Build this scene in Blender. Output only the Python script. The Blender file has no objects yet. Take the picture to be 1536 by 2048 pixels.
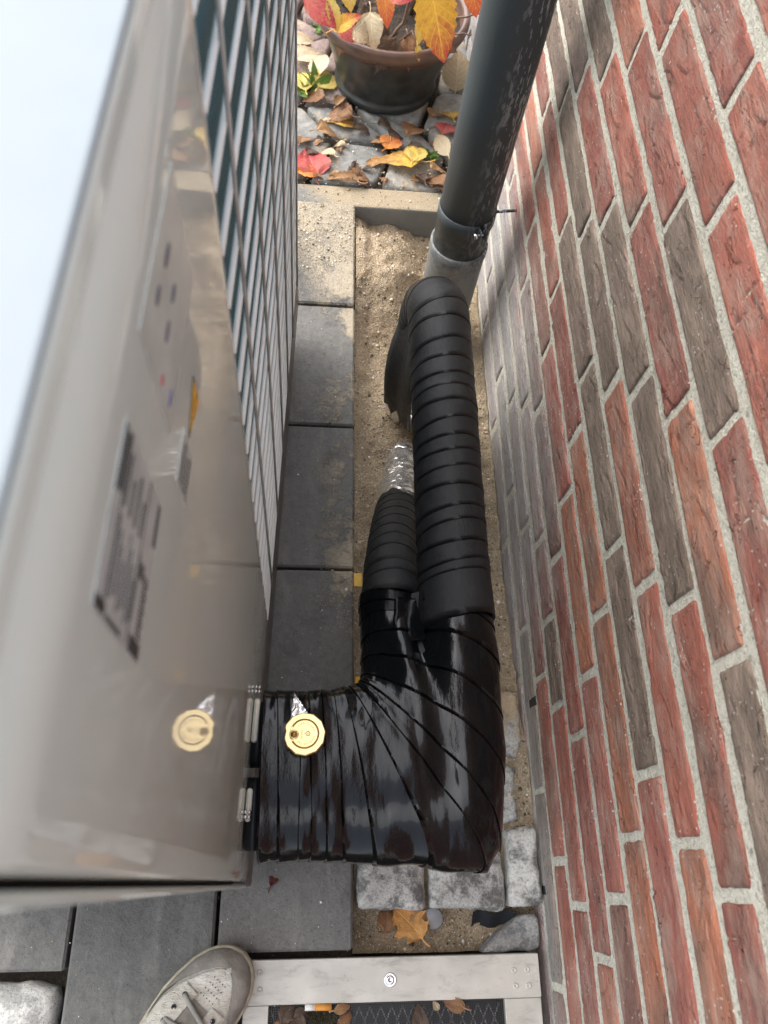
import bpy, bmesh, math, random
import numpy as np
from mathutils import Vector, Matrix
R_ = math.radians
random.seed(7); rng = np.random.default_rng(7)
S = bpy.context.scene
COL = S.collection

# ------------------------------------------------------------------ camera, sky, sun, exposure
CAM = np.array([[0.995114, 0.029341, 0.094273], [-0.014202, -0.902356, 0.430757], [0.097707, -0.429991, -0.89753]])
CH = 1.3
cd = bpy.data.cameras.new('camera'); cam = bpy.data.objects.new('camera', cd); COL.objects.link(cam)
m = Matrix.Identity(4)
for i in range(3):
    m[i][0] = CAM[i, 0]; m[i][1] = -CAM[i, 1]; m[i][2] = -CAM[i, 2]
m[2][3] = CH
cam.matrix_world = m
cd.sensor_fit = 'AUTO'; cd.sensor_width = 36; cd.lens = 1548.8 / 2048 * 36
cd.clip_start = 0.01; cd.clip_end = 500
cd.dof.use_dof = True; cd.dof.focus_distance = 1.12; cd.dof.aperture_fstop = 8.0
S.camera = cam
S.cycles.denoising_prefilter = 'NONE'
SUN_EL, SUN_AZ = R_(52), R_(-50)          # azimuth measured from +Y towards +X
W = bpy.data.worlds.new('World'); S.world = W; W.use_nodes = True
wn = W.node_tree; bg = wn.nodes['Background']
sky = wn.nodes.new('ShaderNodeTexSky'); sky.sky_type = 'NISHITA'; sky.sun_disc = False
sky.sun_elevation = SUN_EL; sky.sun_rotation = SUN_AZ; sky.air_density = 1.0; sky.dust_density = 3.0; sky.ozone_density = 1.0
hs_ = wn.nodes.new('ShaderNodeHueSaturation'); hs_.inputs['Saturation'].default_value = .42   # thin overcast: a nearly white sky
wn.links.new(sky.outputs[0], hs_.inputs['Color']); wn.links.new(hs_.outputs[0], bg.inputs[0]); bg.inputs[1].default_value = 0.15
sl = bpy.data.lights.new('sun', 'SUN'); sl.energy = 0.5; sl.angle = R_(90); sl.color = (1.0, 0.97, 0.92)
so = bpy.data.objects.new('sun', sl); COL.objects.link(so)
sd = Vector((math.sin(SUN_AZ) * math.cos(SUN_EL), math.cos(SUN_AZ) * math.cos(SUN_EL), math.sin(SUN_EL)))
so.rotation_euler = sd.to_track_quat('Z', 'Y').to_euler(); so.location = sd * 20
S.view_settings.view_transform = 'Standard'; S.view_settings.look = 'None'
S.view_settings.gamma = 1.0; S.view_settings.use_curve_mapping = False; S.view_settings.exposure = 1.88

# ------------------------------------------------------------------ noise
def _h(i, j, k, s):
    n = (i * 374761393 + j * 668265263 + k * 2147483647 + s * 974711) & 0xffffffff
    n = ((n ^ (n >> 13)) * 1274126177) & 0xffffffff
    n = ((n ^ (n >> 16)) * 2246822519) & 0xffffffff
    return ((n ^ (n >> 15)) & 0xffff) / 65535.0
def vn(x, y, z=0.0, s=0):
    x, y, z = np.broadcast_arrays(np.asarray(x, float), np.asarray(y, float), np.asarray(z, float))
    i = np.floor(x).astype(np.int64); j = np.floor(y).astype(np.int64); k = np.floor(z).astype(np.int64)
    a = x - i; b = y - j; c = z - k
    a = a * a * (3 - 2 * a); b = b * b * (3 - 2 * b); c = c * c * (3 - 2 * c)
    o = 0
    for di, wa in ((0, 1 - a), (1, a)):
        for dj, wb in ((0, 1 - b), (1, b)):
            for dk, wc in ((0, 1 - c), (1, c)):
                o = o + wa * wb * wc * _h(i + di, j + dj, k + dk, s)
    return o * 2 - 1
def fbm(x, y, z=0.0, s=0, o=4):
    t = 0; a = 1; f = 1; n = 0
    for q in range(o):
        t = t + a * vn(np.asarray(x) * f, np.asarray(y) * f, np.asarray(z) * f, s + q * 17); n += a; a *= .5; f *= 2.03
    return t / n
def sst(e0, e1, x):
    t = np.clip((np.asarray(x, float) - e0) / (e1 - e0), 0, 1); return t * t * (3 - 2 * t)

# ------------------------------------------------------------------ objects
ORG = {}
def link(name, V, F, mat=None, parent=None, org=None, smooth=True, kind=None, mi=None, mats=None, uv=None):
    V = np.asarray(V, float)
    if org is None:
        org = ((V[:, 0].min() + V[:, 0].max()) / 2, (V[:, 1].min() + V[:, 1].max()) / 2, V[:, 2].min())
    org = np.asarray(org, float)
    me = bpy.data.meshes.new(name)
    me.from_pydata((V - org).tolist(), [], F)
    o = bpy.data.objects.new(name, me); COL.objects.link(o)
    for x in (mats or ([mat] if mat else [])): me.materials.append(x)
    if mi is not None: me.polygons.foreach_set('material_index', mi)
    if smooth: me.polygons.foreach_set('use_smooth', [True] * len(me.polygons))
    if uv is not None:
        l = me.uv_layers.new(name='UVMap'); idx = np.zeros(len(me.loops), int); me.loops.foreach_get('vertex_index', idx)
        l.data.foreach_set('uv', np.asarray(uv)[idx].astype(np.float32).ravel())
    ORG[o.name] = org
    if parent is not None:
        o.parent = parent; o.location = org - ORG[parent.name]
    else:
        o.location = org
    if kind: o['kind'] = kind
    return o
def thing(name, label, cat, loc, group=None):
    o = bpy.data.objects.new(name, None); COL.objects.link(o); o.empty_display_size = .05
    o.location = loc; ORG[o.name] = np.asarray(loc, float)
    o['label'] = label; o['category'] = cat
    if group: o['group'] = group
    return o
def tag(o, label, cat, group=None):
    o['label'] = label; o['category'] = cat
    if group: o['group'] = group
    return o
class MB:
    def __init__(s): s.v = []; s.f = []
    def add(s, V, F):
        n = len(s.v); s.v += [tuple(p) for p in V]; s.f += [tuple(i + n for i in q) for q in F]; return s
    def box(s, a, b, bev=0.0, seg=2, T=None):
        bm = bmesh.new(); bmesh.ops.create_cube(bm, size=1)
        for v in bm.verts:
            v.co = Vector([(a[i] + b[i]) / 2 + v.co[i] * (b[i] - a[i]) for i in range(3)])
        if bev: bmesh.ops.bevel(bm, geom=bm.edges[:], offset=bev, segments=seg, profile=.5, affect='EDGES')
        bm.verts.index_update()
        V = [tuple(T @ v.co) if T else tuple(v.co) for v in bm.verts]; F = [tuple(v.index for v in f.verts) for f in bm.faces]
        bm.free(); return s.add(V, F)
    def tube(s, pts, r, n=10, cap=True):
        pts = [np.asarray(p, float) for p in pts]; N = len(pts)
        rr = r if hasattr(r, '__len__') else [r] * N
        V = []; up = None
        for i, p in enumerate(pts):
            t = pts[min(i + 1, N - 1)] - pts[max(i - 1, 0)]; t = t / (np.linalg.norm(t) + 1e-12)
            if up is None: up = np.array([0, 0, 1.]) if abs(t[2]) < .9 else np.array([1., 0, 0])
            a = np.cross(up, t); a /= np.linalg.norm(a); b = np.cross(t, a); up = b
            for k in range(n):
                th = 2 * math.pi * k / n; V.append(p + rr[i] * (a * math.cos(th) + b * math.sin(th)))
        F = [(i * n + k, i * n + (k + 1) % n, (i + 1) * n + (k + 1) % n, (i + 1) * n + k) for i in range(N - 1) for k in range(n)]
        if cap: F += [tuple(range(n - 1, -1, -1)), tuple((N - 1) * n + k for k in range(n))]
        return s.add(V, F)
    def lathe(s, prof, c, n=32, axis='Z', a0=0, a1=2 * math.pi, closed=False):
        full = abs(a1 - a0 - 2 * math.pi) < 1e-6; m_ = n if full else n + 1; V = []
        for r, h in prof:
            for k in range(m_):
                th = a0 + (a1 - a0) * k / n; x, y = r * math.cos(th), r * math.sin(th)
                V.append({'Z': (c[0] + x, c[1] + y, c[2] + h), 'X': (c[0] + h, c[1] + x, c[2] + y), 'Y': (c[0] + y, c[1] + h, c[2] + x)}[axis])
        P = len(prof); F = []
        for i in range(P if closed else P - 1):
            for k in range(n):
                k2 = (k + 1) % m_; j = (i + 1) % P
                F.append((i * m_ + k, i * m_ + k2, j * m_ + k2, j * m_ + k))
        if not closed and full:
            if prof[0][0] > 1e-6: F.append(tuple(range(m_ - 1, -1, -1)))
            if prof[-1][0] > 1e-6: F.append(tuple((P - 1) * m_ + k for k in range(m_)))
        return s.add(V, F)
    def build(s, name, mat, parent=None, **k): return link(name, s.v, s.f, mat, parent, **k)
def gridF(nu, nv):
    return [(i * nv + j, (i + 1) * nv + j, (i + 1) * nv + j + 1, i * nv + j + 1) for i in range(nu - 1) for j in range(nv - 1)]

# ------------------------------------------------------------------ materials
class Mt:
    def __init__(s, name, rough=.6, metal=0.0, spec=.5):
        s.m = bpy.data.materials.new(name); s.m.use_nodes = True; s.t = s.m.node_tree; s.b = s.t.nodes['Principled BSDF']
        s.b.inputs['Roughness'].default_value = rough; s.b.inputs['Metallic'].default_value = metal; s.b.inputs['Specular IOR Level'].default_value = spec
        s.geo = s.n('NewGeometry').outputs
        s.P = s.geo['Position']; s.O = s.n('TexCoord').outputs['Object']
    def n(s, t, **k):
        x = s.t.nodes.new('ShaderNode' + t)
        for a, b in k.items(): setattr(x, a, b)
        return x
    def put(s, sock, v):
        if isinstance(v, bpy.types.NodeSocket): s.t.links.new(v, sock)
        elif isinstance(v, (tuple, list)) and len(v) == 3 and sock.type == 'RGBA': sock.default_value = (*v, 1)
        else: sock.default_value = v
    def map(s, vec, sc=(1, 1, 1), loc=(0, 0, 0), rot=(0, 0, 0)):
        x = s.n('Mapping'); s.put(x.inputs[0], vec); x.inputs['Scale'].default_value = sc; x.inputs['Location'].default_value = loc; x.inputs['Rotation'].default_value = rot
        return x.outputs[0]
    def noise(s, scale, detail=4, rough=.55, vec=None, dist=0.0, col=False):
        x = s.n('TexNoise'); s.put(x.inputs['Vector'], vec if vec is not None else s.P)
        x.inputs['Scale'].default_value = scale; x.inputs['Detail'].default_value = detail; x.inputs['Roughness'].default_value = rough; x.inputs['Distortion'].default_value = dist
        return x.outputs['Color' if col else 'Fac']
    def voro(s, scale, vec=None, feat='F1', out='Distance'):
        x = s.n('TexVoronoi', feature=feat); s.put(x.inputs['Vector'], vec if vec is not None else s.P); x.inputs['Scale'].default_value = scale
        return x.outputs[out]
    def ramp(s, f, st, interp='LINEAR'):
        x = s.n('ValToRGB'); s.put(x.inputs[0], f); e = x.color_ramp; e.interpolation = interp
        while len(e.elements) < len(st): e.elements.new(.5)
        for q, (p, c) in zip(e.elements, st):
            q.position = p; q.color = (c, c, c, 1) if isinstance(c, (int, float)) else (*c, 1)
        return x.outputs[0]
    def mix(s, f, a, b, mode='MIX'):
        x = s.n('Mix', data_type='RGBA', blend_type=mode); s.put(x.inputs[0], f); s.put(x.inputs[6], a); s.put(x.inputs[7], b); return x.outputs[2]
    def math(s, op, a, b=0.0, c=0.0, clamp=False):
        x = s.n('Math', operation=op); x.use_clamp = clamp; s.put(x.inputs[0], a); s.put(x.inputs[1], b); s.put(x.inputs[2], c); return x.outputs[0]
    def sep(s, v):
        x = s.n('SeparateXYZ'); s.put(x.inputs[0], v); return x.outputs
    def bump(s, h, dist=.001, strength=1.0, nrm=None):
        x = s.n('Bump'); s.put(x.inputs['Height'], h); x.inputs['Distance'].default_value = dist; x.inputs['Strength'].default_value = strength
        if nrm is not None: s.put(x.inputs['Normal'], nrm)
        return x.outputs[0]
    def set(s, **k):
        for a, v in k.items(): s.put(s.b.inputs[{'color': 'Base Color', 'rough': 'Roughness', 'metal': 'Metallic', 'normal': 'Normal', 'coat': 'Coat Weight', 'coatr': 'Coat Roughness'}[a]], v)
        return s.m
def plain(name, c, rough=.5, metal=0.0, var=.15, sc=40, bd=0.0, bs=200):
    M = Mt(name, rough, metal); n1 = M.noise(sc, 5)
    M.set(color=M.mix(M.ramp(n1, [(.3, 0.0), (.7, 1.0)]), tuple(x * (1 - var) for x in c), tuple(min(1, x * (1 + var)) for x in c)))
    if bd: M.set(normal=M.bump(M.noise(bs, 5), bd))
    return M.m

def m_slab():
    M = Mt('dark_concrete_slab', .72, spec=.4)
    a = M.noise(7, 6, .6); b = M.noise(80, 5, .7); g = M.noise(240, 4, .75)
    oi = M.n('ObjectInfo').outputs['Random']
    c = M.mix(M.ramp(a, [(.28, 0.0), (.72, 1.0)]), (.078, .078, .072), (.140, .137, .126))
    c = M.mix(M.ramp(b, [(.35, 0.0), (.7, .5)]), c, (.20, .195, .18))
    c = M.mix(.5, c, M.mix(oi, (.7, .7, .7), (1.25, 1.22, 1.18)), 'MULTIPLY')
    # sand trodden and blown over the slabs: thick at the kerb, patches along the trench
    x, y, z = M.sep(M.P)
    far = M.ramp(y, [(0.0, 0.0), (.5, 0.0), (1.0, 1.0)])
    far = M.math('SUBTRACT', M.math('MULTIPLY', y, 2.6), 2.70, clamp=True)
    rim = M.math('MULTIPLY', M.math('ADD', M.math('MULTIPLY', x, 7.0), .28, clamp=True), M.math('MULTIPLY', M.math('SUBTRACT', y, .12, clamp=True), 3.0, clamp=True))
    big = M.noise(5.5, 5, .7); fine = M.noise(150, 5, .8)
    am = M.math('ADD', M.math('MULTIPLY', far, 1.0), M.math('MULTIPLY', M.math('MULTIPLY', rim, M.ramp(big, [(.40, 0.0), (.56, 1.0)])), 1.15))
    am = M.math('MULTIPLY', am, M.ramp(big, [(.22, .35), (.5, 1.0)]))
    mk = M.math('SUBTRACT', M.math('ADD', am, M.math('MULTIPLY', fine, .9)), .80); mk = M.math('MULTIPLY', mk, 2.4, clamp=True)
    sand = M.mix(g, (.26, .215, .15), (.50, .425, .31))
    c = M.mix(M.math('MULTIPLY', mk, .85), c, sand)
    st = M.noise(30, 5, .6, vec=M.map(M.P, (1, .18, 1), rot=(0, 0, .5)))
    c = M.mix(M.ramp(st, [(.52, 0.0), (.72, .5)]), c, (.23, .22, .195)); c = M.mix(M.ramp(M.noise(19, 5, .7), [(.52, 0.0), (.7, .6)]), c, (.055, .055, .052))
    sp = M.voro(420); c = M.mix(M.ramp(sp, [(.0, .55), (.09, 0.0)]), c, (.3, .29, .27)); c = M.mix(M.ramp(g, [(.30, .6), (.46, 0.0)]), c, (.03, .03, .029))
    M.set(color=c, rough=M.ramp(a, [(.3, .55), (.7, .8)]))
    h = M.math('ADD', M.math('MULTIPLY', g, .5), M.math('MULTIPLY', b, .9)); h = M.math('ADD', h, M.math('MULTIPLY', mk, 1.0))
    return M.set(normal=M.bump(h, .0022))
def m_sand():
    M = Mt('damp_sand', .95, spec=.2)
    a = M.noise(9, 5, .6); g = M.noise(230, 5, .8); k = M.voro(330); k2 = M.voro(170)
    c = M.mix(M.ramp(a, [(.3, 0.0), (.72, 1.0)]), (.34, .265, .175), (.61, .49, .34))
    c = M.mix(M.ramp(g, [(.3, .75), (.62, 0.0)]), c, (.20, .145, .09))
    c = M.mix(M.ramp(g, [(.6, 0.0), (.75, .6)]), c, (.75, .66, .5))
    c = M.mix(M.ramp(M.voro(260, out='Color'), [(.86, 0.0), (.93, .8)]), c, (.08, .065, .05))
    h = M.math('ADD', M.math('MULTIPLY', k, -.8), M.math('MULTIPLY', g, .9)); h = M.math('SUBTRACT', h, M.math('MULTIPLY', k2, .7))
    return M.set(color=c, normal=M.bump(h, .004))
def m_mortar():
    M = Mt('sandy_mortar', .95, spec=.2)
    a = M.noise(12, 4); g = M.noise(210, 4, .8); h = M.noise(600, 2, .6)
    c = M.mix(a, (.60, .575, .47), (.76, .735, .62)); c = M.mix(M.ramp(g, [(.32, .75), (.5, 0.0)]), c, (.26, .24, .19)); c = M.mix(M.ramp(g, [(.52, 0.0), (.7, .7)]), c, (.80, .77, .68))
    c = M.mix(M.ramp(M.voro(210, out='Color'), [(.9, 0.0), (.95, .6)]), c, (.16, .14, .11))
    return M.set(color=c, normal=M.bump(M.math('ADD', g, M.math('MULTIPLY', h, .5)), .004))
def m_brick():
    M = Mt('crinkled_clinker_brick', .42, spec=.42)
    oi = M.n('ObjectInfo'); rv = M.n('VectorMath', operation='MULTIPLY_ADD'); M.put(rv.inputs[0], oi.outputs['Random']); rv.inputs[1].default_value = (7, 3, 5); M.put(rv.inputs[2], M.P)
    P = rv.outputs[0]
    gr = M.noise(1, 6, .72, vec=M.map(P, (60, 20, 210)), dist=1.8); big = M.noise(1, 4, .6, vec=M.map(P, (14, 9, 26)), dist=.6)
    fine = M.noise(1, 3, .7, vec=M.map(P, (300, 130, 420)))
    base = oi.outputs['Color']
    hs = M.n('HueSaturation'); hs.inputs['Saturation'].default_value = .75; hs.inputs['Value'].default_value = .48; M.put(hs.inputs['Color'], base)
    hb = M.n('HueSaturation'); hb.inputs['Saturation'].default_value = .86; hb.inputs['Value'].default_value = 1.4; hb.inputs['Hue'].default_value = .508; M.put(hb.inputs['Color'], base)
    c = M.mix(M.ramp(gr, [(.34, 0.0), (.5, 1.0)]), hs.outputs[0], base)
    c = M.mix(M.ramp(big, [(.5, 0.0), (.72, .9)]), c, hb.outputs[0])
    c = M.mix(M.ramp(M.noise(1, 4, .6, vec=M.map(P, (9, 6, 17), loc=(3, 3, 3))), [(.50, 0.0), (.68, .8)]), c, (.155, .105, .078))
    c = M.mix(M.ramp(M.noise(1, 5, .7, vec=M.map(P, (20, 13, 34), loc=(5, 8, 2))), [(.47, 0.0), (.66, .55)]), c, (.46, .33, .26))
    # cement haze left along the foot of the wall near the downpipe
    x, y, z = M.sep(M.P)
    lo = M.math('SUBTRACT', 1.15, M.math('MULTIPLY', z, 3.2), clamp=True); yy = M.math('MULTIPLY', M.math('SUBTRACT', y, .22, clamp=True), 2.4, clamp=True)
    hz = M.math('MULTIPLY', lo, yy); hn = M.noise(1, 5, .7, vec=M.map(M.P, (30, 22, 60)), dist=1.0)
    hz = M.math('MULTIPLY', M.math('SUBTRACT', M.math('ADD', M.math('MULTIPLY', hz, 1.4), M.math('MULTIPLY', hn, 1.25)), .80, clamp=True), 1.6, clamp=True)
    foot = M.math('SUBTRACT', 1.0, M.math('MULTIPLY', z, 13.0), clamp=True)
    hz = M.math('MAXIMUM', hz, M.math('MULTIPLY', M.math('MULTIPLY', foot, hn), 1.5, clamp=True))
    c = M.mix(M.math('MULTIPLY', hz, .85), c, M.mix(M.ramp(gr, [(.35, 0.0), (.6, 1.0)]), (.25, .245, .235), (.52, .515, .50)))
    sp = M.voro(165, vec=M.P); sc = M.ramp(M.voro(165, vec=M.P, out='Color'), [(.60, 0.0), (.66, 1.0)])
    spm = M.math('MULTIPLY', M.ramp(sp, [(.14, 1.0), (.27, 0.0)]), sc)
    pore = M.math('MULTIPLY', M.ramp(M.voro(120, vec=P), [(.10, 1.0), (.2, 0.0)]), M.ramp(M.voro(120, vec=P, out='Color'), [(.72, 0.0), (.76, .7)])); c = M.mix(pore, c, (.06, .03, .022))
    spm = M.math('MULTIPLY', spm, M.ramp(M.noise(10, 3), [(.42, 0.0), (.6, .85)]))
    c = M.mix(spm, c, (.72, .68, .62))
    # fine curling creases
    cr = M.noise(1, 2, .5, vec=M.map(P, (50, 24, 62)), dist=1.4); ci = M.math('ABSOLUTE', M.math('SUBTRACT', cr, .5))
    crm = M.math('MULTIPLY', M.ramp(ci, [(.0, 1.0), (.014, 0.0)]), M.ramp(M.noise(1, 2, .5, vec=M.map(P, (40, 22, 40), loc=(9, 1, 4))), [(.52, 0.0), (.6, 1.0)]))
    c = M.mix(M.math('MULTIPLY', crm, .6), c, (.05, .025, .018))
    h = M.math('ADD', M.math('MULTIPLY', gr, 1.2), M.math('MULTIPLY', fine, .45)); h = M.math('SUBTRACT', h, M.math('MULTIPLY', crm, .9)); h = M.math('ADD', h, M.math('MULTIPLY', spm, .3)); h = M.math('SUBTRACT', h, M.math('MULTIPLY', pore, .5))
    rg = M.mix(hz, M.ramp(gr, [(.35, .6), (.6, .36)]), (.5, .5, .5))
    return M.set(color=c, rough=rg, normal=M.bump(h, .0040, 1.0))
def m_tape_dull():
    M = Mt('dull_black_tape', .5, spec=.30)
    a = M.noise(60, 5, .6); g = M.noise(1500, 2)
    c = M.mix(a, (.009, .010, .011), (.019, .020, .020)); d = M.noise(11, 5, .7); c = M.mix(M.ramp(d, [(.56, 0.0), (.8, .5)]), c, (.07, .066, .058))
    return M.set(color=c, rough=M.ramp(a, [(.3, .40), (.7, .55)]), normal=M.bump(M.math('ADD', g, M.math('MULTIPLY', a, 1.5)), .0005))
def m_tape_gloss(name='glossy_black_vinyl_tape', spec=.32, r0=0.0):
    M = Mt(name, .17, spec=spec)
    x = M.noise(1, 3, .5, vec=M.map(M.P, (48, 10, 22)), dist=.5); w = M.noise(1, 2, .45, vec=M.map(M.P, (30, 7, 12)), dist=.3); g = M.noise(1, 4, .6, vec=M.map(M.P, (300, 110, 220)))
    zone = M.ramp(M.noise(12, 2), [(.46, 0.0), (.6, 1.0)])
    h = M.math('ADD', M.math('MULTIPLY', x, .3), M.math('MULTIPLY', w, 2.2)); h = M.math('ADD', h, M.math('MULTIPLY', M.math('MULTIPLY', g, zone), .26))
    d = M.noise(17, 5, .7)
    c = M.mix(M.ramp(d, [(.6, 0.0), (.85, .3)]), (.0028, .0032, .0038), (.016, .016, .0155))
    return M.set(color=c, rough=M.ramp(w, [(.3, .10 + r0), (.7, .17 + r0)]), normal=M.bump(h, .0022, .8))
def m_foil():
    M = Mt('crinkled_aluminium_foil', .22, .85)
    v = M.voro(55, vec=M.map(M.P, (1, 1, .6))); w = M.noise(40, 2, .5, dist=1.5)
    return M.set(color=(.85, .85, .84), normal=M.bump(M.math('ADD', v, w), .006, .8))
def m_granite(c1=(.15, .142, .13), c2=(.55, .535, .485), name='lichened_granite'):
    M = Mt(name, .85, spec=.3)
    a = M.noise(26, 6, .68); g = M.noise(260, 4, .75); b = M.noise(13, 5, .65)
    c = M.mix(M.ramp(a, [(.42, 0.0), (.56, 1.0)]), c1, c2); c = M.mix(M.ramp(b, [(.56, 0.0), (.75, .75)]), c, (.09, .085, .08)); c = M.mix(M.ramp(g, [(.34, .55), (.5, 0.0)]), c, (.07, .065, .06)); c = M.mix(M.ramp(g, [(.58, 0.0), (.75, .7)]), c, (.7, .68, .63))
    x, y, z = M.sep(M.P)
    sd_ = M.math('MULTIPLY', M.math('SUBTRACT', M.math('MULTIPLY', y, 4.0), .45, clamp=True), M.math('SUBTRACT', 1.0, M.math('MULTIPLY', M.math('SUBTRACT', y, .9, clamp=True), 20.0), clamp=True))
    mk = M.math('MULTIPLY', M.math('SUBTRACT', M.math('ADD', sd_, M.math('MULTIPLY', M.noise(40, 5, .7), 1.2)), .95, clamp=True), 4.0, clamp=True)
    c = M.mix(mk, c, M.mix(g, (.28, .2, .12), (.55, .43, .28)))
    return M.set(color=c, normal=M.bump(M.math('ADD', M.math('MULTIPLY', a, 1.6), M.math('MULTIPLY', g, .6)), .003))
def m_cobble():
    M = Mt('grey_cobble', .88, spec=.3)
    oi = M.n('ObjectInfo').outputs
    a = M.noise(34, 6, .7); g = M.noise(170, 5, .8)
    c = M.mix(.85, oi['Color'], M.mix(M.ramp(a, [(.32, 0.0), (.68, 1.0)]), (.55, .55, .55), (1.5, 1.5, 1.5)), 'MULTIPLY')
    c = M.mix(M.ramp(g, [(.6, 0.0), (.78, .6)]), c, (.5, .48, .42))
    sd_ = M.noise(11, 4, .7); c = M.mix(M.math('MULTIPLY', M.ramp(sd_, [(.52, 0.0), (.66, .8)]), M.ramp(g, [(.4, 0.0), (.55, 1.0)])), c, (.5, .4, .26))
    return M.set(color=c, normal=M.bump(M.math('ADD', a, M.math('MULTIPLY', g, .6)), .003))
def m_kerb():
    M = Mt('sand_dusted_kerb', .92, spec=.2)
    a = M.noise(14, 5, .6); g = M.noise(700, 3, .7); x, y, z = M.sep(M.P)
    c = M.mix(a, (.17, .17, .16), (.3, .295, .275)); mk = M.math('MULTIPLY', M.math('SUBTRACT', M.math('ADD', M.math('MULTIPLY', M.math('ADD', x, .12), 1.6), M.math('MULTIPLY', a, .8)), .42, clamp=True), 4.0, clamp=True)
    up = M.sep(M.geo['Normal'])[2]; mk = M.math('MULTIPLY', mk, M.math('MULTIPLY', M.math('SUBTRACT', up, .4, clamp=True), 3.0, clamp=True))
    c = M.mix(mk, c, M.mix(g, (.28, .225, .145), (.56, .47, .335)))
    return M.set(color=c, normal=M.bump(g, .003))
def m_paint(c=(.60, .665, .60), name='beige_grey_paint', rough=.04):
    M = Mt(name, rough, spec=.42)
    a = M.noise(5, 3); st = M.noise(1, 4, .6, vec=M.map(M.P, (8, 4, 700)))
    M.set(color=M.mix(a, tuple(q * .93 for q in c), tuple(q * 1.06 for q in c)), rough=M.ramp(st, [(.3, rough * .8), (.7, rough * 1.35)]))
    return M.m
def m_zinc():
    M = Mt('anthracite_downpipe_paint', .42, spec=.5)
    a = M.noise(1, 5, .6, vec=M.map(M.P, (25, 25, 3))); g = M.noise(1, 3, .6, vec=M.map(M.P, (190, 190, 45)))
    x, y, z = M.sep(M.P)
    sd_ = M.math('MULTIPLY', M.math('SUBTRACT', x, .266, clamp=True), 13.0, clamp=True)
    c = M.mix(a, (.034, .043, .045), (.072, .085, .088))
    sp = M.math('MULTIPLY', M.ramp(M.math('ADD', g, M.math('MULTIPLY', M.noise(1, 2, .5, vec=M.map(M.P, (16, 16, 5))), .35)), [(.72, 0.0), (.77, 1.0)]), sd_)
    c = M.mix(sp, c, (.6, .6, .57))
    dz = M.math('SUBTRACT', 1.0, M.math('MULTIPLY', M.math('SUBTRACT', z, .1, clamp=True), 4.5), clamp=True)
    dm = M.math('MULTIPLY', M.math('SUBTRACT', M.math('ADD', dz, M.noise(60, 5, .7)), .98, clamp=True), 2.2, clamp=True)
    c = M.mix(dm, c, (.27, .265, .25))
    return M.set(color=c, rough=M.ramp(a, [(.3, .36), (.7, .55)]), normal=M.bump(M.noise(220, 4), .0006))
def m_leaf(name, c1, c2, c3, thr=.5, spots=.4, rough=.55):
    M = Mt(name, rough, spec=.35)
    uv = M.n('UVMap').outputs[0]; x, y, _ = M.sep(uv)
    v = M.math('ABSOLUTE', M.math('SUBTRACT', y, .5)); nz = M.noise(55, 5, .65)
    f = M.math('ADD', M.math('MULTIPLY', x, .75), M.math('SUBTRACT', nz, .4))
    c = M.mix(M.ramp(f, [(thr - .2, 0.0), (thr + .2, 1.0)]), c1, c2)
    c = M.mix(M.ramp(M.noise(95, 4, .7), [(.55, 0.0), (.68, spots)]), c, c3)
    ve = M.math('SINE', M.math('MULTIPLY', M.math('SUBTRACT', x, M.math('MULTIPLY', v, .55)), 52.0))
    vm = M.math('MAXIMUM', M.ramp(ve, [(.86, 0.0), (1.0, .5)]), M.ramp(v, [(.0, .8), (.03, 0.0)]))
    c = M.mix(vm, c, tuple(min(1, a * 1.25 + .05) for a in c1))
    M.set(color=c, normal=M.bump(M.math('ADD', M.math('MULTIPLY', vm, -.6), M.noise(160, 3)), .0016))
    t = M.n('BsdfTranslucent'); M.put(t.inputs[0], c); mx = M.n('MixShader'); mx.inputs[0].default_value = .22
    M.t.links.new(M.b.outputs[0], mx.inputs[1]); M.t.links.new(t.outputs[0], mx.inputs[2]); M.t.links.new(mx.outputs[0], M.t.nodes['Material Output'].inputs[0])
    return M.m
SLAB, SAND, MORT, BRICK = m_slab(), m_sand(), m_mortar(), m_brick()
TDULL, TGLOSS, FOIL = m_tape_dull(), m_tape_gloss(), m_foil(); TSEMI = m_tape_gloss('semi_gloss_vinyl_tape', .16, .12)
GRAN, COB, KERB, ZINC = m_granite(), m_cobble(), m_kerb(), m_zinc()
PAINT = m_paint(); LIDM = plain('pale_lid_paint', (.195, .222, .235), .55, var=.02); UPR = plain('shaded_guard_paint', (.40, .40, .36), .5); BAR = m_paint((.80, .84, .79), 'top_lit_guard_paint', .35)  # guard bars paler, uprights darker: light from above put into their colours
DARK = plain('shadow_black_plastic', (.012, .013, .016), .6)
FIN = Mt('teal_coil_fins', .5)
_f = FIN.sep(FIN.P)[1]; _w = FIN.math('SINE', FIN.math('MULTIPLY', _f, 2 * math.pi / .0018))
FIN = FIN.set(color=(.02, .14, .18), normal=FIN.bump(_w, .0004))
BRASS = Mt('satin_brass', .34, 1.0); BRASS = BRASS.set(color=BRASS.mix(BRASS.noise(120, 4), (.80, .60, .27), (.90, .72, .38)), normal=BRASS.bump(BRASS.noise(500, 3), .0002))
BRASSD = plain('dark_brass', (.30, .19, .06), .4, 1.0)  # darker brass for the cap's groove, hole and stamped marks
STEEL = plain('bright_steel_screw', (.72, .72, .72), .22, 1.0)
CREAM = plain('cream_plastic', (.62, .59, .50), .45)
SOIL = plain('dark_soil', (.035, .026, .018), .95, bd=.006, bs=150, var=.5)
ALU = Mt('weathered_aluminium', .5, .35)
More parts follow.
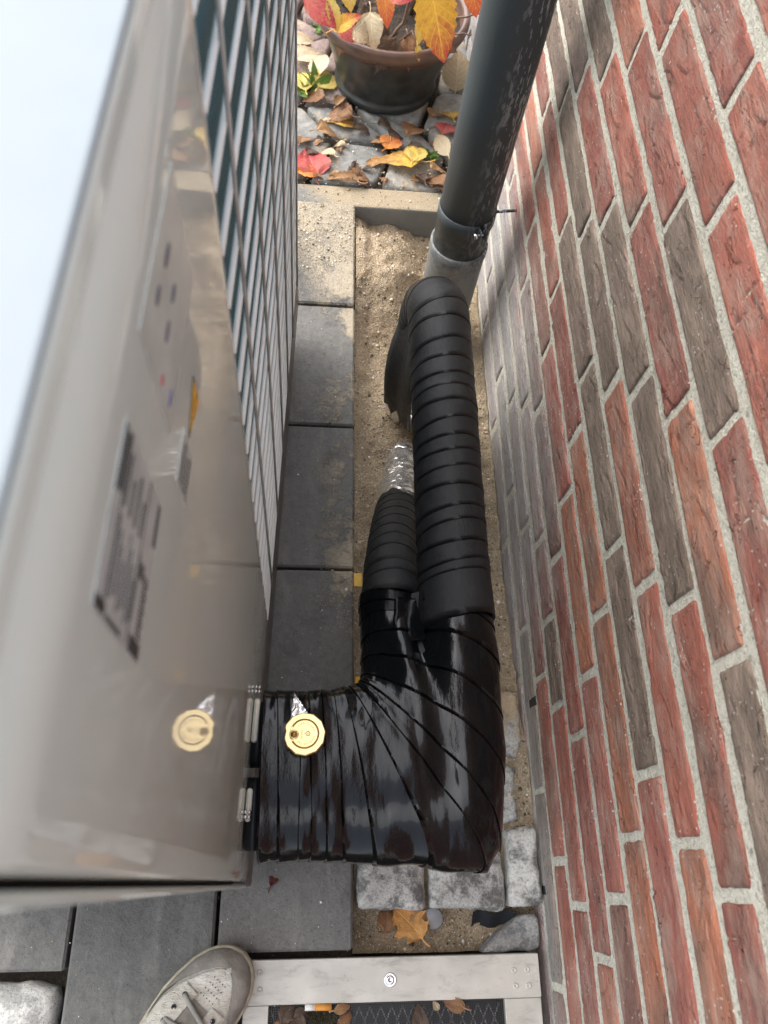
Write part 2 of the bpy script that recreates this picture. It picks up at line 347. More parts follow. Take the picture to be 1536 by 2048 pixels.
_a = ALU.noise(1, 6, .72, vec=ALU.map(ALU.P, (22, 60, 60)), dist=.5); _c = ALU.mix(ALU.ramp(ALU.noise(13, 4), [(.3, 0.0), (.7, 1.0)]), (.42, .40, .35), (.57, .54, .475)); _c = ALU.mix(ALU.ramp(_a, [(.53, 0.0), (.72, .45)]), _c, (.2, .185, .16)); _c = ALU.mix(ALU.ramp(ALU.noise(240, 3, .7), [(.66, 0.0), (.74, .8)]), _c, (.14, .12, .1))
ALU = ALU.set(color=_c, rough=ALU.ramp(_a, [(.3, .42), (.7, .65)]), normal=ALU.bump(_a, .0006))
POTG = plain('dark_glazed_ceramic', (.034, .036, .034), .36, var=.5, sc=25)
POTR = plain('copper_brown_glaze', (.115, .066, .048), .3, var=.35, sc=18)
STEMM = plain('brown_stem', (.13, .075, .045), .6, bd=.001)
L_YR = m_leaf('yellow_red_leaf', (.74, .44, .06), (.46, .04, .05), (.62, .20, .05), .60, .75)
L_YE = m_leaf('yellow_leaf', (.70, .55, .16), (.68, .46, .11), (.36, .20, .06), .5, .7)
L_OR = m_leaf('orange_leaf', (.75, .30, .08), (.62, .13, .06), (.75, .5, .1), .5, .5)
L_RE = m_leaf('pink_red_leaf', (.56, .14, .12), (.42, .05, .06), (.62, .34, .14), .5, .6)
L_CR = m_leaf('cream_dry_leaf', (.60, .49, .32), (.52, .37, .22), (.32, .19, .09), .6, .3)
L_BR = m_leaf('brown_dry_leaf', (.29, .155, .075), (.22, .10, .05), (.12, .06, .035), .5, .6)
L_TA = m_leaf('tan_brown_leaf', (.42, .25, .12), (.33, .17, .075), (.18, .09, .05), .5, .5)
L_DK = m_leaf('dark_wet_leaf', (.12, .08, .055), (.085, .055, .04), (.04, .03, .025), .5, .5)
L_GN = m_leaf('fresh_green_leaf', (.16, .26, .05), (.12, .22, .04), (.3, .35, .06), .5, .3)
L_MA = m_leaf('amber_maple_leaf', (.68, .36, .12), (.58, .27, .08), (.38, .17, .06), .5, .35)
L_YB = m_leaf('yellow_brown_leaf', (.72, .45, .07), (.40, .20, .07), (.62, .48, .25), .42, .8)

# ------------------------------------------------------------------ setting: ground, soil, slabs, sand, kerb, cobbles
link('ground', [(-40, -40, -.17), (40, -40, -.17), (40, 40, -.17), (-40, 40, -.17)], [(0, 1, 2, 3)], SOIL, kind='structure', smooth=False)
def block(x0, x1, y0, y1, z0, z1, mat, name, parent, bev=.004, amp=.0):
    return MB().box((x0, y0, z0), (x1, y1, z1), bev, 1).build(name, mat, parent, smooth=False)
bed = MB().box((-3.2, -2.2, -.168), (.0815, 1.396, -.052)).build('slab_path', SOIL, kind='structure', smooth=False)
G = .0028
def slab(x0, x1, y0, y1):
    o = block(x0 + G, x1 - G, y0 + G, y1 - G, -.050 + random.uniform(0, .001), random.uniform(-.0012, .0012), SLAB, 'paving_slab', bed, .0035)
    o.rotation_euler.z = random.uniform(-.003, .003)
for k in range(5): slab(-.119, .083, -.093 + .3005 * k, -.093 + .3005 * (k + 1))
for k in range(-1, 5): slab(-.3245, -.119, -.208 + .3005 * k, -.208 + .3005 * (k + 1))
for k in range(0, 3): slab(-.530, -.3245, -.110 + .3005 * k, -.110 + .3005 * (k + 1))
for k in range(0, 3): slab(-.735, -.530, -.11 + .3005 * k, -.11 + .3005 * (k + 1))

def sandz(x, y):
    z = -.012 - .06 * sst(.12, .60, y) - .008 * sst(.6, .9, y)
    z = z - .038 * (1 - sst(-.05, .10, y))
    z = z + .062 * np.exp(-((x - .135) / .085) ** 4) * sst(1.08, 1.24, y) * (1 - .55 * sst(1.31, 1.395, y))
    z = z - .030 * np.exp(-(((x - .215) / .035) ** 2 + ((y - 1.20) / .04) ** 2)) 
    z = z + .028 * (1 - sst(.083, .125, x)) * sst(.3, .7, y)
    z = z + .016 * fbm(x * 11, y * 11, 0, 3, 3) + .0085 * fbm(x * 42, y * 42, 0, 5, 3) + .0030 * fbm(x * 150, y * 150, 0, 8, 2)
    return np.minimum(z, -.004)
xs = np.linspace(.0832, .372, 74); ys = np.linspace(-.0985, 1.398, 400)
X, Y = np.meshgrid(xs, ys, indexing='ij'); Z = sandz(X, Y)
link('sand_bed', np.stack([X, Y, Z], -1).reshape(-1, 3), gridF(74, 400), SAND, kind='structure')
# kerb
kb = MB().box((-.9, 1.400, -.16), (.33, 1.462, .000), .005, 2)
tag(kb.build('kerb_stone', KERB, smooth=False), 'sand dusted grey concrete kerb between slab path and cobbles', 'kerb')

def stone(name, poly, z0, z1, mat, parent=None, col=None, res=20, bulge=.004, rough=.002, seed=0, edge=.010, tilt=(0, 0), rings=(0.0, .35, .7)):
    P = np.asarray(poly, float); n = len(P)
    d = [np.linalg.norm(P[(i + 1) % n] - P[i]) for i in range(n)]; L = sum(d); pts = []
    for k in range(res):
        t = L * k / res; i = 0
        while t > d[i]: t -= d[i]; i += 1
        pts.append(P[i] + (P[(i + 1) % n] - P[i]) * t / d[i])
    Q = np.array(pts)
    for _ in range(1): Q = .6 * Q + .2 * np.roll(Q, 1, 0) + .2 * np.roll(Q, -1, 0)
    c = Q.mean(0); V = []; F = []
    V += [(q[0], q[1], z0) for q in (c + (Q - c) * .97)]
    V += [(q[0], q[1], z1 - edge) for q in Q]
    ins = lambda dd: c + (Q - c) * (1 - dd / np.maximum(np.linalg.norm(Q - c, axis=1), 1e-6))[:, None]
    V += [(q[0], q[1], z1 - edge * .3) for q in ins(edge * .35)]
    V += [(q[0], q[1], z1) for q in ins(edge)]
    base = ins(edge)
    for r in rings[1:]:
        V += [(q[0], q[1], z1 + bulge * r) for q in (c + (base - c) * (1 - r))]
    V.append((c[0], c[1], z1 + bulge)); V = np.array(V); nr = 4 + len(rings) - 1
    w = (V[:, 2] > z0 + 1e-6)
    V[:, 2] += w * (rough * 2.2 * fbm(V[:, 0] * 24, V[:, 1] * 24, seed * 1.7, 11, 3) + tilt[0] * (V[:, 0] - c[0]) + tilt[1] * (V[:, 1] - c[1]))
    V[:, 0] += w * rough * 1.4 * fbm(V[:, 0] * 40, V[:, 1] * 40, V[:, 2] * 40 + seed, 21, 3); V[:, 1] += w * rough * 1.4 * fbm(V[:, 0] * 40, V[:, 1] * 40, V[:, 2] * 40 + seed, 31, 3)
    for r in range(nr - 1):
        for k in range(res): F.append((r * res + k, r * res + (k + 1) % res, (r + 1) * res + (k + 1) % res, (r + 1) * res + k))
    F += [((nr - 1) * res + k, (nr - 1) * res + (k + 1) % res, nr * res) for k in range(res)]
    o = link(name, V, F, mat, parent)
    if col: o.color = (*col, 1)
    return o
cob = link('cobble_path', [(-2.6, 1.455, -.022), (2.2, 1.455, -.022), (2.2, 4.0, -.022), (-2.6, 4.0, -.022)], [(0, 1, 2, 3)], SOIL, kind='structure', smooth=False)
PX, PY = .150, .125
def cpt(i, j):
    x = -.62 + PX * (i + .5 * 0) + .045 * (_h(i, j, 1, 5) - .5) ; y = 1.468 + PY * j + (.055 * (_h(i, j, 2, 9) - .5) if j else 0)
    return np.array([x + .05 * math.sin(j * 2.1), y + .03 * math.sin(i * 1.7) * (j > 0)])
for i in range(9):
    for j in range(10):
        q = [cpt(i, j), cpt(i + 1, j), cpt(i + 1, j + 1), cpt(i, j + 1)]; c = sum(q) / 4
        q = [c + (p - c) * .93 for p in q]
        cl = random.choice([(.22, .22, .205), (.26, .255, .235), (.19, .19, .18), (.28, .265, .235)])
        if c[1] > 1.78 and c[0] < .12: cl = random.choice([(.23, .17, .15), (.25, .20, .18)])
        stone('cobblestone', q, -.09, random.uniform(-.006, .005), COB, cob, cl, 20, .0012, .0022, i * 13 + j, .009, (random.uniform(-.05, .05), random.uniform(-.05, .05)), (0, .5))

# ------------------------------------------------------------------ brick wall
wall = thing('brick_wall', 'red and brown crinkled brick house wall with thick sandy joints', 'wall', (.39, .8, -.05))
WX = .3735
def vis(y, z, mg=70):
    d = CAM.T @ np.array([WX, y, z - CH])
    u, v = 768 + 1548.8 * d[0] / d[2], 1024 + 1548.8 * d[1] / d[2]
    return d[2] > .1 and -mg < u < 1536 + mg and -mg < v < 2048 + mg
yy = np.linspace(-.45, 1.75, 320); zz = np.linspace(-.10, 1.08, 172)
YY, ZZ = np.meshgrid(yy, zz, indexing='ij')
XX = WX + .0008 - .0007 * fbm(YY * 26, ZZ * 26, 0, 2, 3) - .0005 * fbm(YY * 110, ZZ * 110, 0, 6, 2)
link('mortar', np.stack([XX, YY, ZZ], -1).reshape(-1, 3), [f[::-1] for f in gridF(320, 172)], MORT, wall)
MB().box((WX + .012, -3.2, -.16), (WX + .30, 4.6, 1.342)).build('wall_core', MORT, wall, smooth=False)
PITCH, CP = .2655, .0702
OFF = {-2: .05, -1: .125, 0: .024, 1: -.033, 2: .176, 3: -.022, 4: .041, 5: .103, 6: .029, 7: -.017, 8: .172, 9: .102, 10: .032, 11: .111, 12: .05, 13: .20}
BROWN = [(1.14, .56), (1.04, .52), (.75, .52), (.71, .56), (.56, .73), (.83, .48), (.61, .52), (.57, .57), (.43, .72), (.5, .42), (.42, .45), (.39, .58), (.32, .44), (.34, .17), (.16, .45), (.26, .15), (.14, .65), (.07, .02), (.33, .0), (1.23, .49), (1.02, .65)]
ORANGE = [(.4, .65), (.46, .39), (.46, .29), (-.04, .51), (.28, .37), (-.01, .37)]
def brick_mesh(L, h, seed, hi):
    nu, nv = (74, 20) if hi else (30, 9)
    u = np.linspace(-L / 2, L / 2, nu); v = np.linspace(-h / 2, h / 2, nv); U, V = np.meshgrid(u, v, indexing='ij')
    s = seed * 3.17
    r = .0009 + .0006 * fbm(U * 22 + s, V * 75, 0, 41, 3) + .0006 * (1 - 2 * abs(fbm(U * 14 + s, V * 120 + 2 * fbm(U * 30, V * 30, s, 4, 2), 0, 47, 2)))
    rr = random.Random(seed)
    for _ in range(rr.randint(7, 12) if hi else rr.randint(3, 5)):
        cu, cv = rr.uniform(-L / 2, L / 2), rr.uniform(-h / 2, h / 2); a = rr.uniform(-.5, .5) + (0 if rr.random() < .75 else 1.2); ln = rr.uniform(.012, .032); bend = rr.uniform(-14, 14)
        du, dv = U - cu, V - cv; p = du * math.cos(a) + dv * math.sin(a); q = -du * math.sin(a) + dv * math.cos(a) - bend * p * p
        r = r - .0022 * np.exp(-(q / .0015) ** 2) * (1 - sst(ln * .6, ln, abs(p))) + .0009 * np.exp(-((q - .004) / .0028) ** 2) * (1 - sst(ln * .6, ln, abs(p)))
    eu = L / 2 - abs(U); ev = h / 2 - abs(V); e = np.minimum(eu, ev); r = r - .0026 * (1 - sst(0, .0040, ev)) ** 1.3 - .0014 * (1 - sst(0, .003, eu))
    jag = .0016 * fbm(U * 60 + s, V * 60, 3, 51, 2)
    V2 = V + jag * (ev < .003); U2 = U + jag * (eu < .003)
    pts = np.stack([-r, U2, V2], -1).reshape(-1, 3); F = [f[::-1] for f in gridF(nu, nv)]
    bd = [i * nv for i in range(nu)] + [(nu - 1) * nv + j for j in range(1, nv)] + [i * nv + nv - 1 for i in range(nu - 2, -1, -1)] + [j for j in range(nv - 2, 0, -1)]
    b0 = len(pts); bk = pts[bd].copy(); bk[:, 0] = .016; pts = np.vstack([pts, bk]); n = len(bd)
    F += [(bd[k], bd[(k + 1) % n], b0 + (k + 1) % n, b0 + k) for k in range(n)]
    return pts, F
for (y0, y1, z0, z1) in ((.256, .270, .028, .062), (-.022, -.008, .002, .022)):
    MB().box((WX - .0018, y0, z0), (WX + .006, y1, z1), .0012, 1).build('weep_hole', DARK, wall, smooth=False)
far = MB(); seed = 0
for k in range(-2, 18):
    zc = .0985 + CP * k; off = OFF.get(k, ((k * 71) % 265) / 1000); n0 = int((-2.2 - off) / PITCH); n1 = int((4.2 - off) / PITCH)
    for n in range(n0, n1):
        a, b = off + n * PITCH, off + (n + 1) * PITCH
        segs = [(a, b)]
        if k == 1 and n == 1: segs = [(a, a + .133), (a + .133, b)]
        for (a, b) in segs:
            L = b - a - .0122 + random.uniform(-.003, .003); h = CP - .0122 + random.uniform(-.0025, .002); yc = (a + b) / 2 + random.uniform(-.001, .001); z = zc + random.uniform(-.0018, .0018)
            seed += 1
            seen = any(vis(yc + dy, z + dz) for dy in (-L / 2, 0, L / 2) for dz in (-h / 2, h / 2)) or (k <= 13 and -.4 < yc < 1.7 and -.1 < z < 1.05)
            if not seen or z < -.06:
                far.box((WX - .001, yc - L / 2, z - h / 2), (WX + .02, yc + L / 2, z + h / 2)); continue
            dist = math.dist((WX, yc, z), (0, 0, CH))
            pts, F = brick_mesh(L, h, seed, vis(yc, z, 150) and dist < 1.25)
            pts = pts + np.array([WX + random.uniform(-.0008, .0003), yc, z])
            o = link('brick', pts, F, BRICK, wall)
            t = random.random(); g_ = random.uniform(.88, 1.12)
            c = (.40, .122, .078) if t < .45 else (.34, .104, .072) if t < .78 else (.43, .155, .092) if t < .88 else (.25, .115, .082)
            for lst, cc in ((BROWN, (.215, .158, .115)), (ORANGE, (.44, .155, .082))):
                if any(a - .005 < q[0] < b + .005 and abs(z - q[1]) < CP / 2 for q in lst): c = cc
            o.color = (*[q * g_ for q in c], 1)
            o.rotation_euler = (random.uniform(-.004, .004), random.uniform(-.008, .008), random.uniform(-.002, .002))
_fb = far.build('upper_brick_courses', BRICK, wall, smooth=False, kind='stuff'); _fb.color = (.34, .10, .062, 1)

# ------------------------------------------------------------------ heat pump
PA, PB = -.068, .03
def px_(y): return PA + PB * y
yaw = math.atan(PB)
hp = thing('heat_pump', 'beige heat pump outdoor unit with satin side panel and wire guard', 'heat pump', (px_(.5) - .22, .5, 0))
TP = Matrix(((math.cos(yaw), math.sin(yaw), 0, PA), (-math.sin(yaw), math.cos(yaw), 0, 0), (0, 0, 1, 0), (0, 0, 0, 1)))  # panel frame: x out, y along, z up
def pbox(name, a, b, mat, bev=.001, parent=hp, seg=2): return MB().box(a, b, bev, seg, TP).build(name, mat, parent, smooth=False)
def wall_panel():
    # the satin side panel: a folded sheet with rounded lower near corner and rounded edges
    n = 10; pr = [(-.016, .0022), (-.004, .0022), (-.0010, .0030), (0, .0056)] + [(0, y) for y in np.linspace(.03, .335, 8)] + [(0, .346), (-.0012, .3492), (-.004, .3505), (-.016, .3505)]
    V = []; zs = [.185, .189, .30, .5, .7, .9, 1.08, 1.122, 1.1275]
    for z in zs:
        for (x, y) in pr:
            dx = -.0035 if z in (.185, 1.1275) else 0
            V.append(TP @ Vector((x + (dx if x > -.012 else 0), y, z)))
    return MB().add(V, gridF(len(zs), len(pr)))
wp = wall_panel().build('side_panel', PAINT, hp)
pbox('chassis', (-.44, -.0005, .10), (-.017, 1.035, 1.120), DARK)
pbox('base_pan', (-.446, -.004, .075), (.0005, 1.045, .183), plain('grey_base_paint', (.105, .10, .095), .4), .004)
pbox('front_casing', (-.46, -.0052, .186), (.0002, -.0008, 1.1275), PAINT, .0025)
pbox('rear_casing', (-.46, 1.040, .186), (-.002, 1.049, 1.1275), PAINT, .0025)
pbox('street_casing', (-.4600, .004, .19), (-.452, 1.036, 1.1275), PAINT, .002)
tc_ = pbox('top_cover', (-.468, -.010, 1.1478), (.0030, 1.055, 1.1515), LIDM, .0012)
pbox('cover_lip', (-.466, -.008, 1.1305), (.0022, 1.053, 1.1445), PAINT, .003, parent=hp, seg=3)
pbox('cover_gap_shade', (-.455, -.004, 1.1200), (-.002, 1.042, 1.1480), DARK)  # black strip standing in for the shadow line between lid and lip
for x in (-.40, -.06):
    for y in (.08, .95): pbox('rubber_foot', (x - .03, y - .05, .0), (x + .03, y + .05, .0755), DARK, .006)
pbox('coil_fins', (-.0165, .3515, .186), (-.0095, 1.0385, 1.1195), FIN, .0)
for k in range(19):
    z = .196 + .0490 * k
    MB().tube([TP @ Vector((-.0022, y, z)) for y in (.349, .52, .70, .87, 1.039)], .0025, 8).build('guard_bar', BAR, hp)
for k in range(6):
    y = .405 + .117 * k
    MB().tube([TP @ Vector((.0014, y, z)) for z in (.186, .4, .65, .9, 1.121)], .0015, 8).build('guard_upright', UPR, hp)
# stickers on the panel
def sticker(name, mat, a, b, th=.0005, off=.0): return MB().box((off, a[0], a[1]), (off + th, b[0], b[1]), 0, 1, TP).build(name, mat, hp, smooth=False)
STK = plain('silver_grey_sticker', (.42, .455, .425), .35); INK = plain('label_ink', (.030, .036, .036), .5); LSTK = plain('pale_sticker', (.46, .50, .455), .3)
st = sticker('rating_plate', STK, (.077, .997), (.145, 1.068))
ink = MB()
def il(a, b): ink.box((.0005, a[0], a[1]), (.0008, b[0], b[1]), 0, 1, TP)
il((.118, 1.0655), (.143, 1.0675)); il((.120, 1.059), (.142, 1.0635)); il((.125, .998), (.1435, 1.0025)); il((.078, 1.055), (.082, 1.0672)); il((.078, .9975), (.084, 1.016))
for k in range(9): il((.084 + .002 * (k % 3), 1.0545 - .0045 * k), (.114 - .004 * ((k * 5) % 4), 1.0555 - .0045 * k))
for k in range(4): il((.118, 1.052 - .009 * k), (.138 - .006 * (k % 2), 1.0545 - .009 * k))
for k in range(14): il((.0855 + .0018 * k, .999 + .001 * (k % 3)), (.0862 + .0018 * k, 1.008))
il((.106, 1.010), (.112, 1.016)); il((.078, 1.031), (.0795, 1.052)); il((.079, 1.020), (.144, 1.0207)); il((.079, 1.0575), (.144, 1.0582))
o = ink.build('printed_lines', INK, st, smooth=False)
sp = sticker('pictogram_plate', LSTK, (.178, 1.003), (.262, 1.073))
def oval(cy, cz, ly, lz, mat, name, parent, off=.0005):
    V = [TP @ Vector((off + .0004, cy + ly * math.cos(t) * .5, cz + lz * math.sin(t) * .5)) for t in np.linspace(0, 2 * math.pi, 20, endpoint=False)]
    V2 = [TP @ Vector((off, cy + ly * math.cos(t) * .5, cz + lz * math.sin(t) * .5)) for t in np.linspace(0, 2 * math.pi, 20, endpoint=False)]
    return MB().add(V + V2, [tuple(range(20))] + [(k, k + 20, (k + 1) % 20 + 20, (k + 1) % 20) for k in range(20)]).build(name, mat, parent, smooth=False)
SLOT = plain('slate_print', (.10, .105, .13), .5)
oval(.229, 1.056, .013, .0045, SLOT, 'printed_oval', sp); oval(.206, 1.0585, .010, .0042, SLOT, 'printed_oval', sp)
oval(.2265, 1.0365, .010, .0042, SLOT, 'printed_oval', sp); oval(.207, 1.0355, .011, .0045, SLOT, 'printed_oval', sp)
oval(.186, 1.031, .005, .003, plain('red_print', (.40, .05, .06), .5), 'red_mark', sp); oval(.190, 1.012, .009, .002, plain('blue_print', (.05, .06, .25), .5), 'blue_mark', sp)
tri = [(.2315, .947), (.2315, .971), (.2010, .959)]
def prism(pts, off, th): 
    n = len(pts); V = [TP @ Vector((off + th, *p)) for p in pts] + [TP @ Vector((off, *p)) for p in pts]
    return MB().add(V, [tuple(range(n))] + [(k, k + n, (k + 1) % n + n, (k + 1) % n) for k in range(n)])
ws = prism(tri, 0, .0005).build('warning_label', INK, hp, smooth=False)
c = (.2213, .959); prism([(c[0] + (p[0] - c[0]) * .80, c[1] + (p[1] - c[1]) * .80) for p in tri], .0005, .0003).build('yellow_field', plain('warning_yellow', (.78, .42, .02), .4), ws, smooth=False)
ex = prism([(.2275, .9582), (.2275, .9598), (.2165, .9595), (.2165, .9585)], .0008, .0002); ex.add(*(lambda q: (q.v, q.f))(prism([(.2145, .9583), (.2145, .9597), (.2125, .9597), (.2125, .9583)], .0008, .0002))); ex.build('exclamation_mark', INK, ws, smooth=False)
wt = sticker('caution_text_strip', LSTK, (.170, .943), (.1985, .974)); tx = MB()
for k in range(5): tx.box((.0005, .172 + .0012 * (k % 2), .9465 + .0052 * k), (.0007, .195 - .0022 * (k % 3), .9482 + .0052 * k), 0, 1, TP)
tx.build('printed_lines', INK, wt, smooth=False)
# cream cable clamps on the panel where the pipes leave
for (ya, yb, z, ys_) in ((.152, .204, .335, .2135), (.064, .101, .330, .0715)):
    cl_ = MB().box((.0006, ya, z - .010), (.0078, yb, z + .009), .0035, 3, TP).box((.0028, ya + .004, z + .009), (.0052, yb - .004, z + .0112), .001, 1, TP).build('pipe_clamp', CREAM, hp, smooth=False)
    s_ = MB()
    for dx in (.0020, .0062):
        for dy in (-.0026, .0026):
            s_.lathe([(0.0001, .0028), (.0016, .0022), (.0022, .0008), (.0022, -.004)], tuple(TP @ Vector((dx, ys_ + dy, z + .012))), 10)
    s_.build('screw', STEEL, cl_)

# ------------------------------------------------------------------ insulated pipes
pipes = thing('insulated_pipes', 'pair of heat pump pipes wrapped in black tape, bending along the brick wall', 'pipes', (.16, .30, -.03))
def loft(name, fn, s0, s1, ns, nth, up0, up1, thick, mat, parent, th0=0, th1=2 * math.pi, wr=0.0, wf=(30, 30, 30), seed=0, lip=True):
    s = np.linspace(s0, s1, ns); closed = abs(th1 - th0 - 2 * math.pi) < 1e-6
    th = np.linspace(th0, th1, nth, endpoint=not closed); e = 1e-3
    SS, TT = np.meshgrid(s, th, indexing='ij')
    P = fn(SS, TT); dS = fn(SS + e, TT) - fn(SS - e, TT); dT = fn(SS, TT + e) - fn(SS, TT - e)
    N = np.cross(dS, dT); N /= np.linalg.norm(N, axis=-1, keepdims=True) + 1e-12
    c = P.mean(axis=1, keepdims=True); sg = np.sign((N * (P - c)).sum(-1, keepdims=True).mean()); N *= sg
    f = (SS - s0) / (s1 - s0); off = up0 + (up1 - up0) * f
    if wr: off = off + wr * fbm(P[..., 0] * wf[0], P[..., 1] * wf[1], P[..., 2] * wf[2] + seed * 3.3, 60 + seed, 3)
    Q = P + N * off[..., None]; lipv = P[0] + N[0] * (off[0] - thick)[:, None]
    lipm = P[0] + N[0] * (off[0] - thick * .0)[:, None]
    V = np.concatenate([lipv[None], lipm[None], Q]); 
    if not lip: V = Q
    a, b = V.shape[:2]; F = []
    for i in range(a - 1):
        for k in range(b if closed else b - 1):
            q = (i * b + k, i * b + (k + 1) % b, (i + 1) * b + (k + 1) % b, (i + 1) * b + k); F.append(q if sg > 0 else q[::-1])
    o = link(name, V.reshape(-1, 3), F, mat, parent)
    if lip:
        sm = np.ones(len(F), bool); sm[:len(F) // (a - 1)] = False; o.data.polygons.foreach_set('use_smooth', sm)
        me = o.data
        for ed in range(0): pass
    return o
def pathfn(pts, rad, slope=0.0, tdir=(0, 1, 0)):
    """smooth path by arc length with round section; slope shears each ring so that wraps run as a helix"""
    P = np.array(pts, float); seg = np.linalg.norm(np.diff(P, axis=0), axis=1); A = np.concatenate([[0], np.cumsum(seg)])
    def pos(s): return np.stack([np.interp(s, A, P[:, i]) for i in range(3)], -1)
    side = np.array([1., 0, 0])
    def fn(s, th):
        sh = s + slope * rad * np.cos(th) + .0035 * np.sin(s * 61) * np.cos(th + s * 23)
        c = pos(sh); t = pos(sh + .012) - pos(sh - .012); t = t / (np.linalg.norm(t, axis=-1, keepdims=True) + 1e-12)
        b = np.cross(np.broadcast_to(side, t.shape), t); b /= np.linalg.norm(b, axis=-1, keepdims=True); a = np.cross(t, b)
        r = rad(s) if callable(rad) else rad
        r = np.asarray(r)[..., None] if np.ndim(r) else r
        return c + r * (a * np.cos(th)[..., None] + b * np.sin(th)[..., None])
    return fn, A[-1]
# long pipe: level along the wall, then down in front of the downpipe
p1 = [(.2015, y, .300) for y in np.linspace(.22, .822, 14)]
for a in np.linspace(8, 90, 9): p1.append((.2015 - .004 * a / 90, .822 + .085 * math.sin(R_(a)), .300 - .085 * (1 - math.cos(R_(a)))))
p1 += [(.197, .908, z) for z in np.linspace(.19, -.12, 8)]
fn1, L1 = pathfn(p1, .0500, .20)
edges = [y - .22 for y in (.334, .377, .393, .420, .448, .471, .505, .536, .565, .586, .615, .647, .673, .699, .729, .761, .804, .833)] + [.665, .70, .735, .77, .81, .86, .92]
edges[0] -= .022
for i in range(len(edges) - 1):
    a, b = edges[i], edges[i + 1]
    loft('tape_wrap', fn1, a - .002, b + .010, 7, 40, .0030 if i == 0 else .0011 + random.uniform(-.0002, .0003), .0001, .0015, TDULL, pipes, wr=.0020, wf=(22, 26, 22))
fnF, LF = pathfn(p1, .0455, 0)
loft('foil_insulation', fnF, .88, min(L1, LF) - .02, 10, 32, .001, .001, .003, FOIL, pipes, wr=.006, wf=(60, 60, 60), seed=2)
# hanging flap of tape beside the downward leg
fl = []; nf, mf = 14, 10
JG = [.0, .01, -.015, .02, .005, -.015, .02, .01, .03, .01]
TA, TB, BA, BB = np.array((.168, .915, .275)), np.array((.156, .735, .285)), np.array((.148, .885, -.030)), np.array((.192, .815, -.035))
for i in range(nf):
    t = i / (nf - 1)
    for j in range(mf):
        w = j / (mf - 1); p = (TA * (1 - w) + TB * w) * (1 - t) + (BA * (1 - w) + BB * w) * t
        p = p + np.array((-.018, 0, 0)) * math.sin(math.pi * t) * (1 - w) + np.array((-.005, 0, .003)) * math.cos(w * 7.5) * (.3 + .7 * t)
        fl.append(tuple(p + np.array((0, 0, .8 * JG[j] * t ** 4))))
fo = MB().add(fl, gridF(nf, mf)).build('tape_flap', TDULL, pipes); md = fo.modifiers.new('solid', 'SOLIDIFY'); md.thickness = .003
# short pipe: slopes down into the sand beneath the long one
p2 = []
for t in np.linspace(0, 1, 26):
    p2.append((.116 + .075 * sst(.15, 1, t), .22 + .63 * t, .262 + .02 * t - .425 * sst(.12, 1.08, t)))
fn2, L2 = pathfn(p2, .0410, .12)
A2 = np.concatenate([[0], np.cumsum(np.linalg.norm(np.diff(np.array(p2), axis=0), axis=1))])
sy = lambda y: float(np.interp(y, [p[1] for p in p2], A2))
e2 = [sy(y) for y in (.354, .386, .405, .430, .456, .480, .508, .532, .556, .580, .602)]
for i in range(len(e2) - 1):
    loft('tape_wrap', fn2, e2[i] - .002, e2[i + 1] + .010, 6, 36, .0030 if i == 0 else .0012 + random.uniform(-.0002, .0003), .0001, .0015, TDULL, pipes, wr=.0020, wf=(22, 26, 22))
fn2f, _ = pathfn(p2, .0398, 0)
loft('foil_insulation', fn2f, e2[-1] - .02, L2 - .01, 26, 36, .001, .001, .003, FOIL, pipes, wr=.0055, wf=(55, 30, 55), seed=9)
